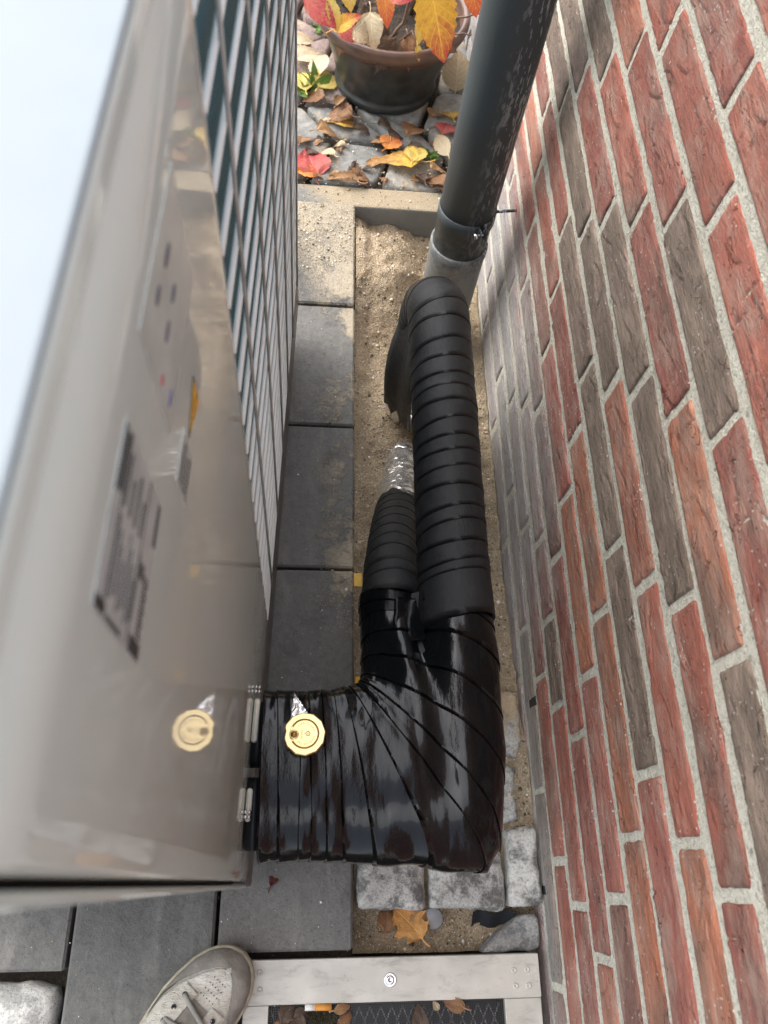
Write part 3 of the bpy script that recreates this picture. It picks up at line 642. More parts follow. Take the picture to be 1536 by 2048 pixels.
# bend: both pipes bound together with glossy tape
ST = np.array([(-.0515, .22, -.0500, .022), (-.042, .221, -.032, .022), (-.013, .221, -.006, .022), (.009, .22, .014, .022), (.028, .22, .038, .021), (.039, .222, .064, .02), (.048, .224, .091, .018), (.054, .225, .135, .016), (.061, .228, .18, .012), (.065, .23, .222, .008), (.069, .234, .241, .032), (.072, .24, .248, .089), (.073, .25, .251, .149), (.074, .27, .249, .199), (.076, .29, .25, .245), (.077, .318, .251, .286), (.079, .346, .251, .321), (.081, .372, .251, .353)])
ST[-3:] = [(.0748, .318, .2505, .290), (.0745, .342, .2505, .318), (.0745, .368, .2505, .345)]
NS = len(ST) - 1
def fnb(s, th):
    s = s + (.10 + .55 * sst(5.0, 9.0, s)) * np.sin(np.clip(th, 0, math.pi)) * (1 - sst(14.5, 17, s)) + .10 * np.sin(s * 5.3) * np.sin(th * 2)
    idx = np.arange(NS + 1)
    g = lambda i: np.interp(np.clip(s, -.3, NS), idx, ST[:, i])
    ix, iy, ox, oy = g(0), g(1), g(2), g(3)
    cx, cy, hx, hy = (ix + ox) / 2, (iy + oy) / 2, (ox - ix) / 2, (oy - iy) / 2
    ex = 2 / 2.7; C_, S_ = np.cos(th), np.sin(th)
    u = np.sign(C_) * np.abs(C_) ** ex; w = np.sign(S_) * np.abs(S_) ** (2 / 2.3)
    f = np.clip(s / NS, 0, 1)
    u0 = .42 - .62 * sst(.3, .95, f)
    dep = .007 + .033 * sst(.66, 1.0, f)
    h = .052 - .004 * np.sin(f * 3.1) - dep * np.exp(-((u - u0) / (.16 + .05 * f)) ** 2)
    drop = .050 * sst(.55, 1.0, f) * sst(.1, -.8, u) if False else .046 * sst(.55, 1.0, f) * (1 - sst(-.7, .05, u))
    corner = .012 * np.exp(-((s - 9.5) / 1.6) ** 2) * sst(.5, 1, u)
    x = cx + hx * u; z = .302 + h * w - drop - corner
    # towards the end the section becomes the outline of the two separate pipes
    def circ(xc, zc, r): q = r * r - (x - xc) ** 2; return np.sqrt(np.maximum(q, 0)), q > 0, zc
    h1, i1, z1 = circ(.2015, .300, .0508); h2, i2, z2 = circ(.117, .259, .0442)
    za, zb_ = np.where(i1, z1 + h1, .24), np.where(i2, z2 + h2, .22); zt = np.log(np.exp(za / .015) + np.exp(zb_ / .015)) * .015 - .003
    zb = np.minimum(np.where(i1, z1 - h1, 9), np.where(i2, z2 - h2, 9))
    zb = np.where(zb > 1, np.where(x < .16, z2, z1), zb)
    ze = np.where(S_ >= 0, zt, zb); wgt = sst(.76, .97, f)
    return np.stack([x, cy + hy * u, z * (1 - wgt) + ze * wgt], -1)
cuts = [0.0, 1.2, 2.2, 2.8, 3.6, 4.5, 5.8, 7.2, 8.7, 10.0, 11.3, 12.7, 14.1, 15.4, 16.2, 17.0]
for i in range(len(cuts) - 1):
    a, b = cuts[i], cuts[i + 1]
    loft('vinyl_tape_strip', fnb, a - .04, b + .16, 12, 110, .0018 + random.uniform(-.0004, .0006), .0002, .0022, TSEMI if i >= len(cuts) - 3 else TGLOSS, pipes, wr=.0046, wf=(30, 12, 16))
MB().box((-.066, .130, .262), (-.045, .205, .335), .02, 3).box((-.066, .035, .262), (-.045, .115, .335), .02, 3).build('pipe_stub', DARK, pipes)
loft('pipe_core', fnb, -.3, 17.0, 30, 40, -.004, -.004, .001, DARK, pipes, lip=False)
pv = []
for i in range(12):
    y = .286 + .064 * i / 11
    for j in range(10):
        w = j / 9; x = .112 + .056 * w + .006 * i / 11
        z = .3065 + .022 * w ** 2.2 - .010 * math.sin(math.pi * w) * (i / 11) + .0035 * float(fbm(x * 90, y * 60, 0, 13, 3)) + .004 * (1 - i / 11)
        pv.append((x, y, z))
pp_ = MB().add(pv, [f[::-1] for f in gridF(12, 10)]).build('tape_patch', TSEMI, pipes); md = pp_.modifiers.new('solid', 'SOLIDIFY'); md.thickness = .002
# brass screw cap, with foil showing beside it
def bend_z(x, y):
    best = None
    ss, tt = np.meshgrid(np.linspace(0, 6, 200), np.linspace(.05, math.pi - .05, 160), indexing='ij'); P = fnb(ss, tt)
    d = (P[..., 0] - x) ** 2 + (P[..., 1] - y) ** 2; return float(P[..., 2].ravel()[d.argmin()])
fv = []
tri_ = [(-.0135, .212), (-.0165, .1765), (.0085, .1765)]
for i in range(7):
    for j in range(7):
        a = i / 6; b_ = j / 6
        p = np.array(tri_[0]) * (1 - a) + (np.array(tri_[1]) * (1 - b_) + np.array(tri_[2]) * b_) * a
        fv.append((p[0], p[1], bend_z(*p) + .0062 + .0016 * fbm(p[0] * 200, p[1] * 200, 0, 9, 2)))
MB().add(fv, [f[::-1] for f in gridF(7, 7)]).build('foil_patch', FOIL, pipes)
CX, CY, CZ, CR = .0005, .157, .3700, .0247
cap = MB(); n = 48
def ngon_r(t):
    a = (t % (math.pi / 6)) - math.pi / 12; return CR * math.cos(math.pi / 12) / math.cos(a)
rings = [(1.0, -.012), (1.0, -.0012), (.955, 0.0), (.70, .0), (.685, -.0016), (.625, -.0016), (.61, .0), (.3, .0001), (.02, .0001)]
V = []
for r, h in rings:
    for k in range(n):
        t = 2 * math.pi * k / n + .1; rr = ngon_r(2 * math.pi * k / n) if r > .9 else CR
        if r > .9 and 22 <= k <= 24: rr *= .93
        V.append((CX + rr * r * math.cos(t), CY + rr * r * math.sin(t), CZ + h))
F = [(i * n + k, i * n + (k + 1) % n, (i + 1) * n + (k + 1) % n, (i + 1) * n + k) for i in range(len(rings) - 1) for k in range(n)]
cp = cap.add(V, F).build('brass_cap', BRASS, pipes, smooth=False)
MB().lathe([(.0036, .0004), (.0046, .0010), (.0056, .0004), (.0046, -.0004)], (CX - .0122, CY - .0010, CZ), 24, closed=True).build('thread_ring', BRASS, cp)
MB().lathe([(.0001, .0006), (.0034, .0005), (.0036, -.0004)], (CX - .0122, CY - .001, CZ), 20).build('thread_hole', BRASSD, cp)
MB().lathe([(.0151, -.0014), (.0168, -.0014), (.0168, -.0010), (.0151, -.0010)], (CX, CY, CZ), 40, closed=True, a0=-2.6, a1=2.6).build('groove', BRASSD, cp)
en = MB()
for k in range(26):
    t = -2.25 + 4.5 * k / 25
    if abs(t) < .12: continue
    cx, cy = CX + .0118 * math.cos(t), CY + .0118 * math.sin(t); Tm = Matrix.Translation((cx, cy, CZ + .0003)) @ Matrix.Rotation(t, 4, 'Z')
    en.box((-.0010, -.00022, 0), (.0010, .00022, .0003), 0, 1, Tm)
    if k % 3: en.box((-.0010 if k % 2 else .0006, -.0005, 0), (-.0006 if k % 2 else .001, .0005, .0003), 0, 1, Tm)
for q, yy_ in enumerate((.0032, .0012, -.0008, -.003, -.005)):
    Tm = Matrix.Translation((CX - .003, CY + yy_, CZ + .0003)); en.box((-.0011, -.0004, 0), (.0008 - .0004 * (q % 2), .0003, .0003), 0, 1, Tm)
en.lathe([(.0020, .0003), (.0024, .0006), (.0028, .0003)], (CX + .0040, CY, CZ), 16, closed=True); en.box((CX + .0035, CY - .0012, CZ), (CX + .0045, CY + .0012, CZ + .0006))
en.build('stamped_marks', BRASSD, cp, smooth=False)

# ------------------------------------------------------------------ downpipe
dp = thing('downpipe', 'anthracite rain downpipe splashed with mortar, standing by the brick wall', 'downpipe', (.277, 1.14, -.08))
DX, DY = .2765, 1.138
MB().lathe([(.0525, .165), (.0525, .5), (.0525, 1.0), (.0525, 1.9), (.049, 1.9), (.049, .165)], (DX, DY, 0), 56, closed=True).build('pipe', ZINC, dp)
MB().lathe([(.050, -.10), (.0560, -.10), (.0560, .150), (.0575, .154), (.0575, .172), (.0545, .1745), (.050, .172)], (DX, DY, 0), 56, closed=True).build('socket', ZINC, dp)
clm = MB().lathe([(.0527, .236), (.0552, .237), (.0552, .262), (.0527, .263)], (DX, DY, 0), 64, closed=True, a0=R_(-62), a1=R_(-62 + 351)).build('pipe_clip', ZINC, dp)
ears = MB()
for t in (R_(-61), R_(-72)):
    Tm = Matrix.Translation((DX, DY, .2495)) @ Matrix.Rotation(t, 4, 'Z'); ears.box((.052, -.0013, -.0125), (.0700, .0013, .0125), .0008, 1, Tm)
ears.build('clip_ear', ZINC, clm, smooth=False)
Tb = Matrix.Translation((DX, DY, .2495)) @ Matrix.Rotation(R_(-66.5), 4, 'Z')
MB().tube([Tb @ Vector((.0625, y, 0)) for y in (-.016, .014)], .003, 10).tube([Tb @ Vector((.0625, y, 0)) for y in (-.017, -.010)], .0062, 6).build('clip_screw', STEEL, clm)
MB().tube([(DX + .054, DY + .003, .2495), (WX + .01, DY + .012, .2495)], .003, 10).build('wall_pin', ZINC, dp)

# ------------------------------------------------------------------ granite setts around the pipe bend
def sett(label, poly, z0, z1, seed, **k):
    return tag(stone('granite_sett', poly, z0, z1, GRAN, None, None, 40, .002, .0035, seed, .012, rings=(0, .15, .3, .5, .75), **k), label, 'stone', 'granite setts round the pipe bend')
sett('pale grey granite sett beside the slabs, partly dark stained', [(.0865, -.036), (.193, -.041), (.192, .055), (.0865, .055)], -.085, .001, 1)
sett('broad mottled grey granite sett under the corner of the pipe bend', [(.1985, -.038), (.315, -.043), (.314, .045), (.1985, .05)], -.085, .002, 2)
sett('upright granite sett with a pale front edge against the brick wall', [(.3200, -.040), (.371, -.036), (.368, .074), (.3205, .074)], -.085, .012, 3, tilt=(0, .05))
sett('small granite sett half hidden behind the right side of the bend', [(.285, .082), (.349, .082), (.350, .172), (.285, .172)], -.085, -.002, 4)
sett('sand covered granite sett between tape bend and wall', [(.290, .181), (.350, .176), (.366, .215), (.361, .292), (.290, .290)], -.085, -.001, 5)

# concrete scrap, plastic, grey pipe cap in the open joint by the step
tag(stone('concrete_fragment', [(.272, -.0985), (.366, -.0985), (.369, -.046), (.340, -.047)], -.09, -.012, m_granite((.15, .15, .145), (.33, .32, .30), 'old_concrete'), None, None, 24, .001, .003, 9, .006), 'broken grey concrete wedge between aluminium edging and brick wall', 'concrete')
Vp = []
for i in range(9):
    for j in range(4):
        Vp.append((.268 + .0085 * i, -.0445 - .007 * j + .003 * math.sin(i * 1.3), -.030 - .006 * j + .006 * fbm(i * .6, j * .7, 0, 3, 2)))
tag(MB().add(Vp, [f[::-1] for f in gridF(9, 4)]).build('plastic_scrap', DARK), 'scrap of black plastic sheet under the upright granite sett', 'plastic')
tag(MB().lathe([(.0001, .006), (.014, .006), (.0155, .004), (.0155, -.012)], (.206, -.052, -.037), 28).build('pipe_plug', plain('grey_plastic', (.27, .275, .28), .45)), 'round grey plastic plug half under the granite sett', 'plug')
# yellow marks of a plastic edge peeping out beside the bundle
YEL = plain('yellow_plastic', (.75, .42, .01), .4)
for q, (x, y, z) in enumerate(((.077, .465, .060), (.0835, .300, .006))):
    MBq = MB().box((x + .000, y - .012, z - .001), (x + .014, y + .012, z + .002), .0008, 1)
    tag(MBq.build('yellow_strip', YEL, smooth=False), ['narrow yellow plastic strip beside the short taped pipe', 'yellow plastic tab at the inner corner of the glossy bend'][q], 'plastic strip')

# ------------------------------------------------------------------ aluminium step edging with mesh
gt = thing('light_well_cover', 'weathered aluminium edging strip over a black mesh grating', 'grating', (.14, -.20, -.05))
ed = MB().box((-.0745, -.1555, -.012), (.3565, -.0995, .0030), .0008, 1).build('edging_strip', ALU, gt, smooth=False)
def rivet(x, y, r): return MB().lathe([(r * 1.5, 0), (r * 1.5, .0007), (r * 1.1, .0013), (r * .75, .0012), (r * .5, .0003), (.0001, .0003)], (x, y, .003), 18)
for (x, y) in ((-.053, -.115), (-.052, -.1365), (.318, -.1205), (.338, -.120), (.319, -.1405), (.3385, -.1405)): rivet(x, y, .0028).build('rivet', ALU, ed)
MB().lathe([(.0092, 0), (.0092, .0010), (.0082, .0018), (.0068, .0010), (.0058, .0010), (.0050, .0020), (.0030, .0022), (.0022, .0012), (.0001, .0012)], (.1345, -.1285, .003), 32).build('bolt', STEEL, ed)
MB().box((.302, -.36, -.014), (.3560, -.1560, .0012), .0008, 1).build('side_plate', ALU, gt, smooth=False)
MB().box((-.0745, -.36, -.014), (-.0385, -.1560, .0012), .0008, 1).build('side_plate', ALU, gt, smooth=False)
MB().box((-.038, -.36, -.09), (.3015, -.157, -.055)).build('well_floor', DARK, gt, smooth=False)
WIRE = plain('black_wire', (.03, .03, .03), .45); wm = MB()
for k in range(113): x = -.0375 + .003 * k; wm.box((x - .0004, -.36, -.0072), (x + .0004, -.157, -.0064))
for k in range(40): y = -.158 - .003 * k; wm.box((-.038, y - .0004, -.0062), (.3015, y + .0004, -.0055))
wm.build('wire_mesh', WIRE, gt, smooth=False, kind='stuff')
xm = MB()
for i in range(22):
    for j in range(6):
        x0 = -.036 + .0158 * i + (.0079 if j % 2 else 0); y0 = -.163 - .017 * j
        for (a, b) in (((x0, y0), (x0 + .0079, y0 - .017)), ((x0, y0), (x0 - .0079, y0 - .017))):
            if -.037 < min(a[0], b[0]) and max(a[0], b[0]) < .301: xm.tube([(a[0], a[1], -.013), (b[0], b[1], -.013)], .0011, 5)
xm.build('expanded_metal', plain('galvanised_metal', (.36, .36, .35), .4, .6), gt, kind='stuff')
# cobble corner at lower left
tag(stone('granite_block', [(-.56, -.32), (-.333, -.32), (-.334, -.124), (-.56, -.119)], -.09, -.004, m_granite((.30, .30, .28), (.60, .59, .55), 'bright_granite'), None, None, 40, .004, .004, 12, .014, rings=(0, .15, .3, .5, .75)), 'pale rough granite block at the left end of the slabs', 'stone')

# ------------------------------------------------------------------ sneaker
sn = thing('sneaker', 'worn off-white lace-up sneaker standing on the dark slabs', 'shoe', (-.16, -.17, 0))
ax = Vector((-.63, -.777, 0)).normalized(); sx = Vector((-ax.y, ax.x, 0)); TOE = Vector((-.0795, -.0855, 0))
TS = Matrix(((ax.x, sx.x, 0, TOE.x), (ax.y, sx.y, 0, TOE.y), (0, 0, 1, 0), (0, 0, 0, 1)))
def half(s):  # half width of the sole, s metres from the toe
    return np.interp(s, [0, .004, .012, .025, .045, .075, .10, .15, .20, .25, .275, .288, .292], [.004, .018, .029, .039, .047, .0515, .052, .045, .038, .037, .032, .018, .004])
def mid(s): return np.interp(s, [0, .06, .15, .29], [.004, .002, -.003, 0.0])
sec = [0, .003, .008, .016, .03, .05, .075, .10, .13, .17, .21, .25, .275, .288, .292]
def ringset(zs, grow, n=1):
    V = []; F = []; out = []
    for s in sec: out.append((s, mid(s) + half(s)))
    for s in reversed(sec): out.append((s, mid(s) - half(s)))
    N = len(out)
    for z, g_ in zip(zs, grow):
        for (s, y) in out:
            c = .146; V.append(TS @ Vector((c + (s - c) * (1 + g_ / .146), y * (1 + g_ / .045), z + .010 * max(0, .05 - s) / .05 * (z > .001))))
    for r in range(len(zs) - 1):
        for k in range(N): F.append((r * N + k, r * N + (k + 1) % N, (r + 1) * N + (k + 1) % N, (r + 1) * N + k))
    F.append(tuple(range(N))[::-1]); F.append(tuple((len(zs) - 1) * N + k for k in range(N)))
    return MB().add(V, F)
_l = Mt('scuffed_white_leather', .62); _n = _l.noise(28, 6, .7); _w = _l.noise(1, 4, .6, vec=_l.map(_l.P, (60, 150, 60), rot=(0, 0, .7)), dist=1.5)
_c = _l.mix(_l.ramp(_n, [(.35, 0.0), (.65, 1.0)]), (.36, .325, .26), (.60, .57, .50)); _c = _l.mix(_l.ramp(_w, [(.58, 0.0), (.7, .6)]), _c, (.27, .23, .18))
LEA = _l.set(color=_c, normal=_l.bump(_l.math('ADD', _w, _n), .003))
RUB = plain('yellowed_rubber', (.36, .325, .24), .6, var=.3, sc=60, bd=.001); GRE = plain('grey_mudguard_suede', (.22, .20, .17), .85, var=.25, sc=40, bd=.001); LAC = plain('dirty_grey_lace', (.27, .255, .225), .85, var=.2, bd=.001, bs=600)
ringset((0, .003, .020, .026, .0275), (0, .002, .0025, .0015, -.002)).build('sole', RUB, sn)
def upper(s, t):  # t in [0,1] across from left to right over the top
    h = np.interp(s, [0, .006, .02, .045, .08, .11, .15, .20, .25, .292], [.029, .040, .052, .060, .066, .077, .092, .10, .098, .085])
    a = math.pi * t; y = mid(s) + (half(s) - .002) * math.cos(a) * (1 if True else 0); z = .024 + (h - .024) * abs(math.sin(a)) ** .62
    return TS @ Vector((s + .002, y, z + .006 * max(0, .05 - s) / .05))
def patch(name, s0, s1, t0f, t1f, off, mat, ns=30, nt=22, wr=.0):
    V = []
    for i in range(ns):
        s = s0 + (s1 - s0) * i / (ns - 1); t0, t1 = t0f(s), t1f(s)
        for j in range(nt):
            t = t0 + (t1 - t0) * j / (nt - 1); p = upper(s, t); q = TS @ Vector((s + .01, mid(s), .03)); nrm = (p - q).normalized()
            V.append(p + nrm * (off + wr * float(fbm(s * 40, t * 5, 0, 3, 2))))
    return MB().add(V, gridF(ns, nt)).build(name, mat, sn)
patch('upper', .001, .290, lambda s: 0.0, lambda s: 1.0, 0, LEA, 34, 28, .0012)
lo_ = lambda s: float((.5 if s < .022 else .06 + .44 * (1 - float(sst(.016, .15, s))) ** 1.9 * (.70 + .30 * math.exp(-(s - .022) / .006))))
patch('toe_guard', .001, .13, lambda s: 0.0, lambda s: max(lo_(s), .012), .0018, GRE); patch('toe_guard', .001, .13, lambda s: 1 - max(lo_(s), .012), lambda s: 1.0, .0018, GRE)
patch('tongue', .075, .20, lambda s: .40, lambda s: .60, .0015, GRE, 8, 8)
patch('eyelet_panel', .068, .20, lambda s: .26, lambda s: .42, .0028, LEA, 10, 8); patch('eyelet_panel', .068, .20, lambda s: .58, lambda s: .74, .0028, LEA, 10, 8)
for k, s in enumerate((.078, .096, .114, .132, .150, .168)):
    for (ta, tb) in ((.33, .67),):
        MB().tube([upper(s + .004 * (k % 2) + (.012 * q if k % 2 else .012 * (1 - q)), ta + (tb - ta) * q) + Vector((0, 0, .006 if .1 < q < .9 else .0035)) for q in np.linspace(0, 1, 9)], .0034, 8).build('lace', LAC, sn)
    for t in (.33, .67): MB().lathe([(.0016, 0), (.0032, .0008), (.0036, 0)], tuple(upper(s, t) + Vector((0, 0, .0035))), 10).build('eyelet', DARK, sn)

sm_ = MB()
for sd__ in (0, 1):
    pts_ = [upper(s, (1 - t) if sd__ else t) + Vector((0, 0, .0022)) for s, t in [(x, lo_(x) + .012) for x in np.linspace(.024, .13, 26)]]
    sm_.tube(pts_, .0007, 5)
sm_.build('stitching', LAC, sn)
pf = MB()
for (s, t) in [(.040 + .008 * i, .5 + .035 * j) for i in range(4) for j in range(-2, 3)]: pf.lathe([(.0009, .0004), (.0001, .0005)], tuple(upper(s, t) + Vector((0, 0, .0012))), 6)
pf.build('vent_holes', DARK, sn)
# ------------------------------------------------------------------ leaves
def leaf_mesh(L, Wd, fold=.2, curl=.3, crump=.0, serr=.05, seed=0, stem=.25, vein=.0012, shape='ovate', roll=0.0):
    nu, nv = 19, 13; V = []; uv = []
    for i in range(nu):
        u = i / (nu - 1)
        w = math.sin(math.pi * min(1, u ** .78 * .985 + .012)) ** .85
        if shape == 'maple': w *= .55 + .55 * abs(math.sin(u * 9.5 + .4)) ** .8
        if shape == 'ragged': w *= .72 + .4 * float(vn(u * 7, seed * 2.2))
        sg = 1 + serr * (1 if i % 2 else -1)
        for j in range(nv):
            v = j / (nv - 1) * 2 - 1; vv = v * w * sg if abs(v) > .9 else v * w
            x = L * u; y = vv * Wd / 2; r = abs(vv)
            z = fold * abs(y) - vein * math.cos((u - r * .3) * 45) * min(1, r * 3)
            z += crump * L * float(fbm(u * 3 + seed, v * 2.2, seed, 5, 3)) * 1.6
            if roll: y2 = y; y = Wd / 2 / roll * math.sin(roll * y2 / (Wd / 2)); z += Wd / 2 / roll * (1 - math.cos(roll * y2 / (Wd / 2)))
            a = curl * u
            if abs(curl) > 1e-3: x2 = L / curl * math.sin(a) - z * math.sin(a); z2 = -L / curl * (1 - math.cos(a)) + z * math.cos(a)
            else: x2, z2 = x, z
            V.append((x2, y, z2)); uv.append((u, j / (nv - 1)))
    M_ = MB().add(V, gridF(nu, nv))
    if stem:
        n0 = len(M_.v); M_.tube([(-L * stem * (1 - t), .02 * L * math.sin(t * 3), .06 * L * (1 - t) ** 2) for t in (0, .35, .7, 1)] + [(L * .12, 0, -.0004)], [.0014, .0011, .001, .001, .0006], 5)
        uv += [(.03, .5)] * (len(M_.v) - n0)
    return M_, uv
def put_leaf(name, mat, loc, d, up, L, Wd, parent=None, **k):
    M_, uv = leaf_mesh(L, Wd, **k); x = Vector(d).normalized(); y = Vector(up).cross(x).normalized(); z = x.cross(y)
    T = Matrix(((x.x, y.x, z.x), (x.y, y.y, z.y), (x.z, y.z, z.z))); loc = Vector(loc)
    V = [T @ Vector(p) + loc for p in M_.v]
    return link(name, V, M_.f, mat, parent, uv=uv)
GRP = 'fallen leaves on the cobbles'
def fallen(label, mat, x, y, ang, L, Wd, z=.012, tilt=(0, 0, 1), group=GRP, name='fallen_leaf', **k):
    d = (math.cos(R_(ang)), math.sin(R_(ang)), 0); up = Vector(tilt)
    dv = Vector(d); dv = (dv - up * dv.dot(up) / up.dot(up))
    loc = Vector((x, y, z)) - dv.normalized() * L * .5
    return tag(put_leaf(name, mat, loc, dv, up, L, Wd, **k), label, 'leaf', group)
fallen('pale straw leaf left of the flowerpot, topmost by the wire guard', L_CR, -.035, 1.90, 40, .095, .075, .02, curl=.5, seed=1, crump=.03)
fallen('pale yellow leaf left of the flowerpot lying under a green sprout', L_YE, -.05, 1.81, 100, .095, .07, .015, curl=.4, seed=2, crump=.03)
fallen('yellow leaf tucked against the left foot of the flowerpot', L_YE, .008, 1.815, 65, .085, .065, .018, curl=.5, seed=3, crump=.03, tilt=(.3, -.2, 1))
fallen('cream leaf with an orange centre standing beside the green sprout', L_CR, -.012, 1.85, 75, .08, .055, .035, curl=.7, seed=4, tilt=(-.5, -.4, 1))
fallen('large crumpled brown leaf in front of the flowerpot, left', L_BR, .032, 1.695, 160, .085, .07, .018, curl=.9, crump=.07, seed=5)
fallen('curled russet leaf on the grey stone below the larger brown leaf', L_TA, .024, 1.632, 20, .075, .055, .018, curl=1.2, crump=.06, seed=6, roll=.6)
fallen('bright pink-red leaf beside the wire guard near the kerb', L_RE, -.022, 1.525, 110, .088, .085, .018, curl=.7, crump=.05, seed=7, tilt=(.25, -.4, 1))
fallen('pink leaf with yellow edge under the bright pink-red leaf', L_OR, -.025, 1.490, 10, .06, .045, .012, curl=.5, crump=.03, seed=8)
fallen('tan leaf rolled along the kerb edge', L_TA, .048, 1.473, 165, .085, .035, .014, curl=.4, roll=1.4, seed=9)
fallen('large ragged yellow and brown leaf by the kerb, flat on the stones', L_YB, .168, 1.545, 175, .135, .085, .020, curl=.4, crump=.045, seed=10, shape='ragged')
fallen('orange leaf lying behind the large ragged yellow leaf', L_OR, .168, 1.598, 60, .065, .055, .022, curl=.4, crump=.04, seed=11)
fallen('yellow leaf lying on the right end of the large ragged leaf', L_YE, .225, 1.565, 75, .075, .055, .026, curl=.4, crump=.04, seed=12)
fallen('folded brown leaf below the front of the flowerpot, right', L_BR, .225, 1.66, 60, .078, .06, .022, curl=.8, crump=.07, seed=13)
fallen('pale pink veined leaf leaning by the downpipe', L_CR, .284, 1.600, 112, .085, .04, .026, curl=.5, seed=14, tilt=(-.6, -.4, 1))
fallen('small orange-red leaf behind the pale pink leaf', L_RE, .302, 1.665, 70, .055, .05, .020, curl=.4, seed=15)
fallen('tan veined leaf propped against the right side of the flowerpot', L_CR, .338, 1.860, 83, .10, .078, .036, curl=.4, seed=16, tilt=(-.2, -.75, .8))
fallen('straw leaf behind the propped tan leaf', L_CR, .372, 1.875, 60, .08, .06, .018, curl=.3, seed=17)
fallen('brown curled leaf between kerb and downpipe', L_BR, .262, 1.498, 130, .075, .05, .015, curl=1.0, crump=.08, seed=18)
fallen('rust leaf crumpled close to the downpipe foot', L_TA, .282, 1.535, 40, .055, .045, .016, curl=1.1, crump=.09, seed=19)
fallen('tan leaf with upturned edges between the pot and the large ragged leaf', L_TA, .135, 1.615, 140, .07, .05, .018, curl=1.0, crump=.07, seed=22)
fallen('ochre leaf half under the large brown leaf at the pot front', L_YB, .062, 1.672, 20, .07, .045, .012, curl=.7, crump=.05, seed=23)
fallen('brown wrinkled leaf beside the tan rolled leaf on the kerb edge', L_BR, .100, 1.492, 30, .06, .045, .014, curl=1.0, crump=.08, seed=24)
fallen('straw coloured leaf between cobbles near the pink-red leaf', L_CR, .010, 1.565, 140, .055, .032, .012, curl=.9, crump=.05, seed=25)
fallen('pale leaf at the upper left against the wire guard', L_CR, -.055, 1.965, 20, .085, .06, .016, curl=.6, crump=.04, seed=26)
fallen('brown leaf under the pale yellow leaf left of the pot', L_BR, -.030, 1.755, 170, .07, .05, .010, curl=.8, crump=.06, seed=27)
fallen('yellowish leaf curled beside the downpipe behind the small red leaf', L_YB, .318, 1.735, 100, .065, .05, .014, curl=.9, crump=.06, seed=28)
fallen('brown leaf lying right of the pot foot', L_TA, .285, 1.735, 60, .065, .045, .012, curl=.9, crump=.06, seed=29)
fallen('brown leaf at the left edge beside the wire guard', L_BR, -.046, 1.605, 80, .06, .05, .016, curl=1.0, crump=.06, seed=20)
fallen('tan leaf standing on edge against the left foot of the flowerpot', L_TA, .043, 1.735, 70, .06, .03, .022, curl=.5, roll=1.0, seed=21)
DKL = [(.108, 1.652, 15), (.146, 1.633, 100), (.185, 1.645, 40), (-.018, 1.565, 60), (.024, 1.745, 120), (.21, 1.61, 150), (.165, 1.675, 20), (.238, 1.515, 100), (.30, 1.475, 30), (.105, 1.475, 10)]
for q, (x, y, a) in enumerate(DKL):
    fallen('small dark wet curled leaf among the cobbles', L_DK, x, y, a, random.uniform(.05, .075), random.uniform(.03, .042), .014, group='dark wet leaves among the cobbles', curl=1.1, crump=.07, seed=30 + q)
for q in range(18):
    a_ = random.uniform(0, 360); x = random.uniform(-.05, .31); y = random.choice([random.uniform(1.475, 1.53), random.uniform(1.58, 1.69), random.uniform(1.47, 1.9) if x < .02 or x > .29 else 1.50])
    fallen('crumpled brown leaf fragment in the joints of the cobbles', [L_BR, L_TA, L_DK, L_CR][q % 4], x, y, a_, random.uniform(.03, .05), random.uniform(.018, .03), .008, group='leaf fragments in the cobble joints', curl=1.2, crump=.1, seed=200 + q, shape='ragged', stem=.1)
G2 = 'dry leaves by the step'
fallen('amber maple leaf lying below the granite setts', L_MA, .166, -.055, 130, .062, .055, -.022, group=G2, curl=.5, crump=.05, shape='maple', serr=.14, seed=50, tilt=(.1, .25, 1))
fallen('brown leaf under the right lobe of the amber maple leaf', L_TA, .190, -.054, 20, .045, .035, -.026, group=G2, curl=.6, crump=.05, seed=51)
fallen('dull brown curled leaf in the sand at the foot of the first sett', L_BR, .136, -.046, 80, .050, .030, -.030, group=G2, curl=1.2, crump=.07, seed=52)
fallen('shrivelled dark red leaf scrap on the slab below the pipe bend', plain('dark_red_scrap', (.10, .022, .016), .7, var=.4), -.037, .012, 70, .034, .016, .004, group=G2, curl=1.6, crump=.14, seed=53, shape='ragged')
fallen('long brown leaf on the mesh grating, middle', L_DK, .176, -.178, 95, .042, .024, .003, group=G2, curl=.4, crump=.03, seed=54)
fallen('reddish brown leaf on the mesh under the edging strip, right', L_BR, .226, -.1615, 165, .034, .020, .004, group=G2, curl=.5, crump=.03, seed=55)
fallen('pale torn leaf scrap on the mesh between two brown leaves', L_CR, .200, -.162, 120, .014, .010, .002, group=G2, curl=.4, crump=.05, seed=56, stem=0)
for q, (x, y, a, L) in enumerate(((-.012, -.162, 60, .036), (-.001, -.172, 130, .040), (.010, -.168, 20, .030))):
    fallen(['grey-brown leaf scrap nearest the sneaker on the mesh', 'large curled grey-brown leaf in the heap by the cigarette end', 'grey leaf scrap leaning on the cigarette end'][q], L_DK, x, y, a, L, .022, .005, group=G2, curl=.8, crump=.06, seed=60 + q)
fallen('light brown leaf scrap right of the cigarette end', L_TA, .066, -.162, 10, .026, .014, .004, group=G2, curl=.6, crump=.05, seed=64)
fallen('brown leaf scrap right of the moss clump', L_BR, .070, -.176, 40, .030, .016, .004, group=G2, curl=.6, crump=.05, seed=65)
fallen('rust coloured leaf scrap at the bottom left of the mesh', L_TA, -.022, -.182, 30, .03, .018, .004, group=G2, curl=.6, crump=.05, seed=66)
cg = thing('cigarette_end', 'squashed cigarette end with orange filter lying on the mesh grating', 'cigarette end', (.03, -.159, 0))
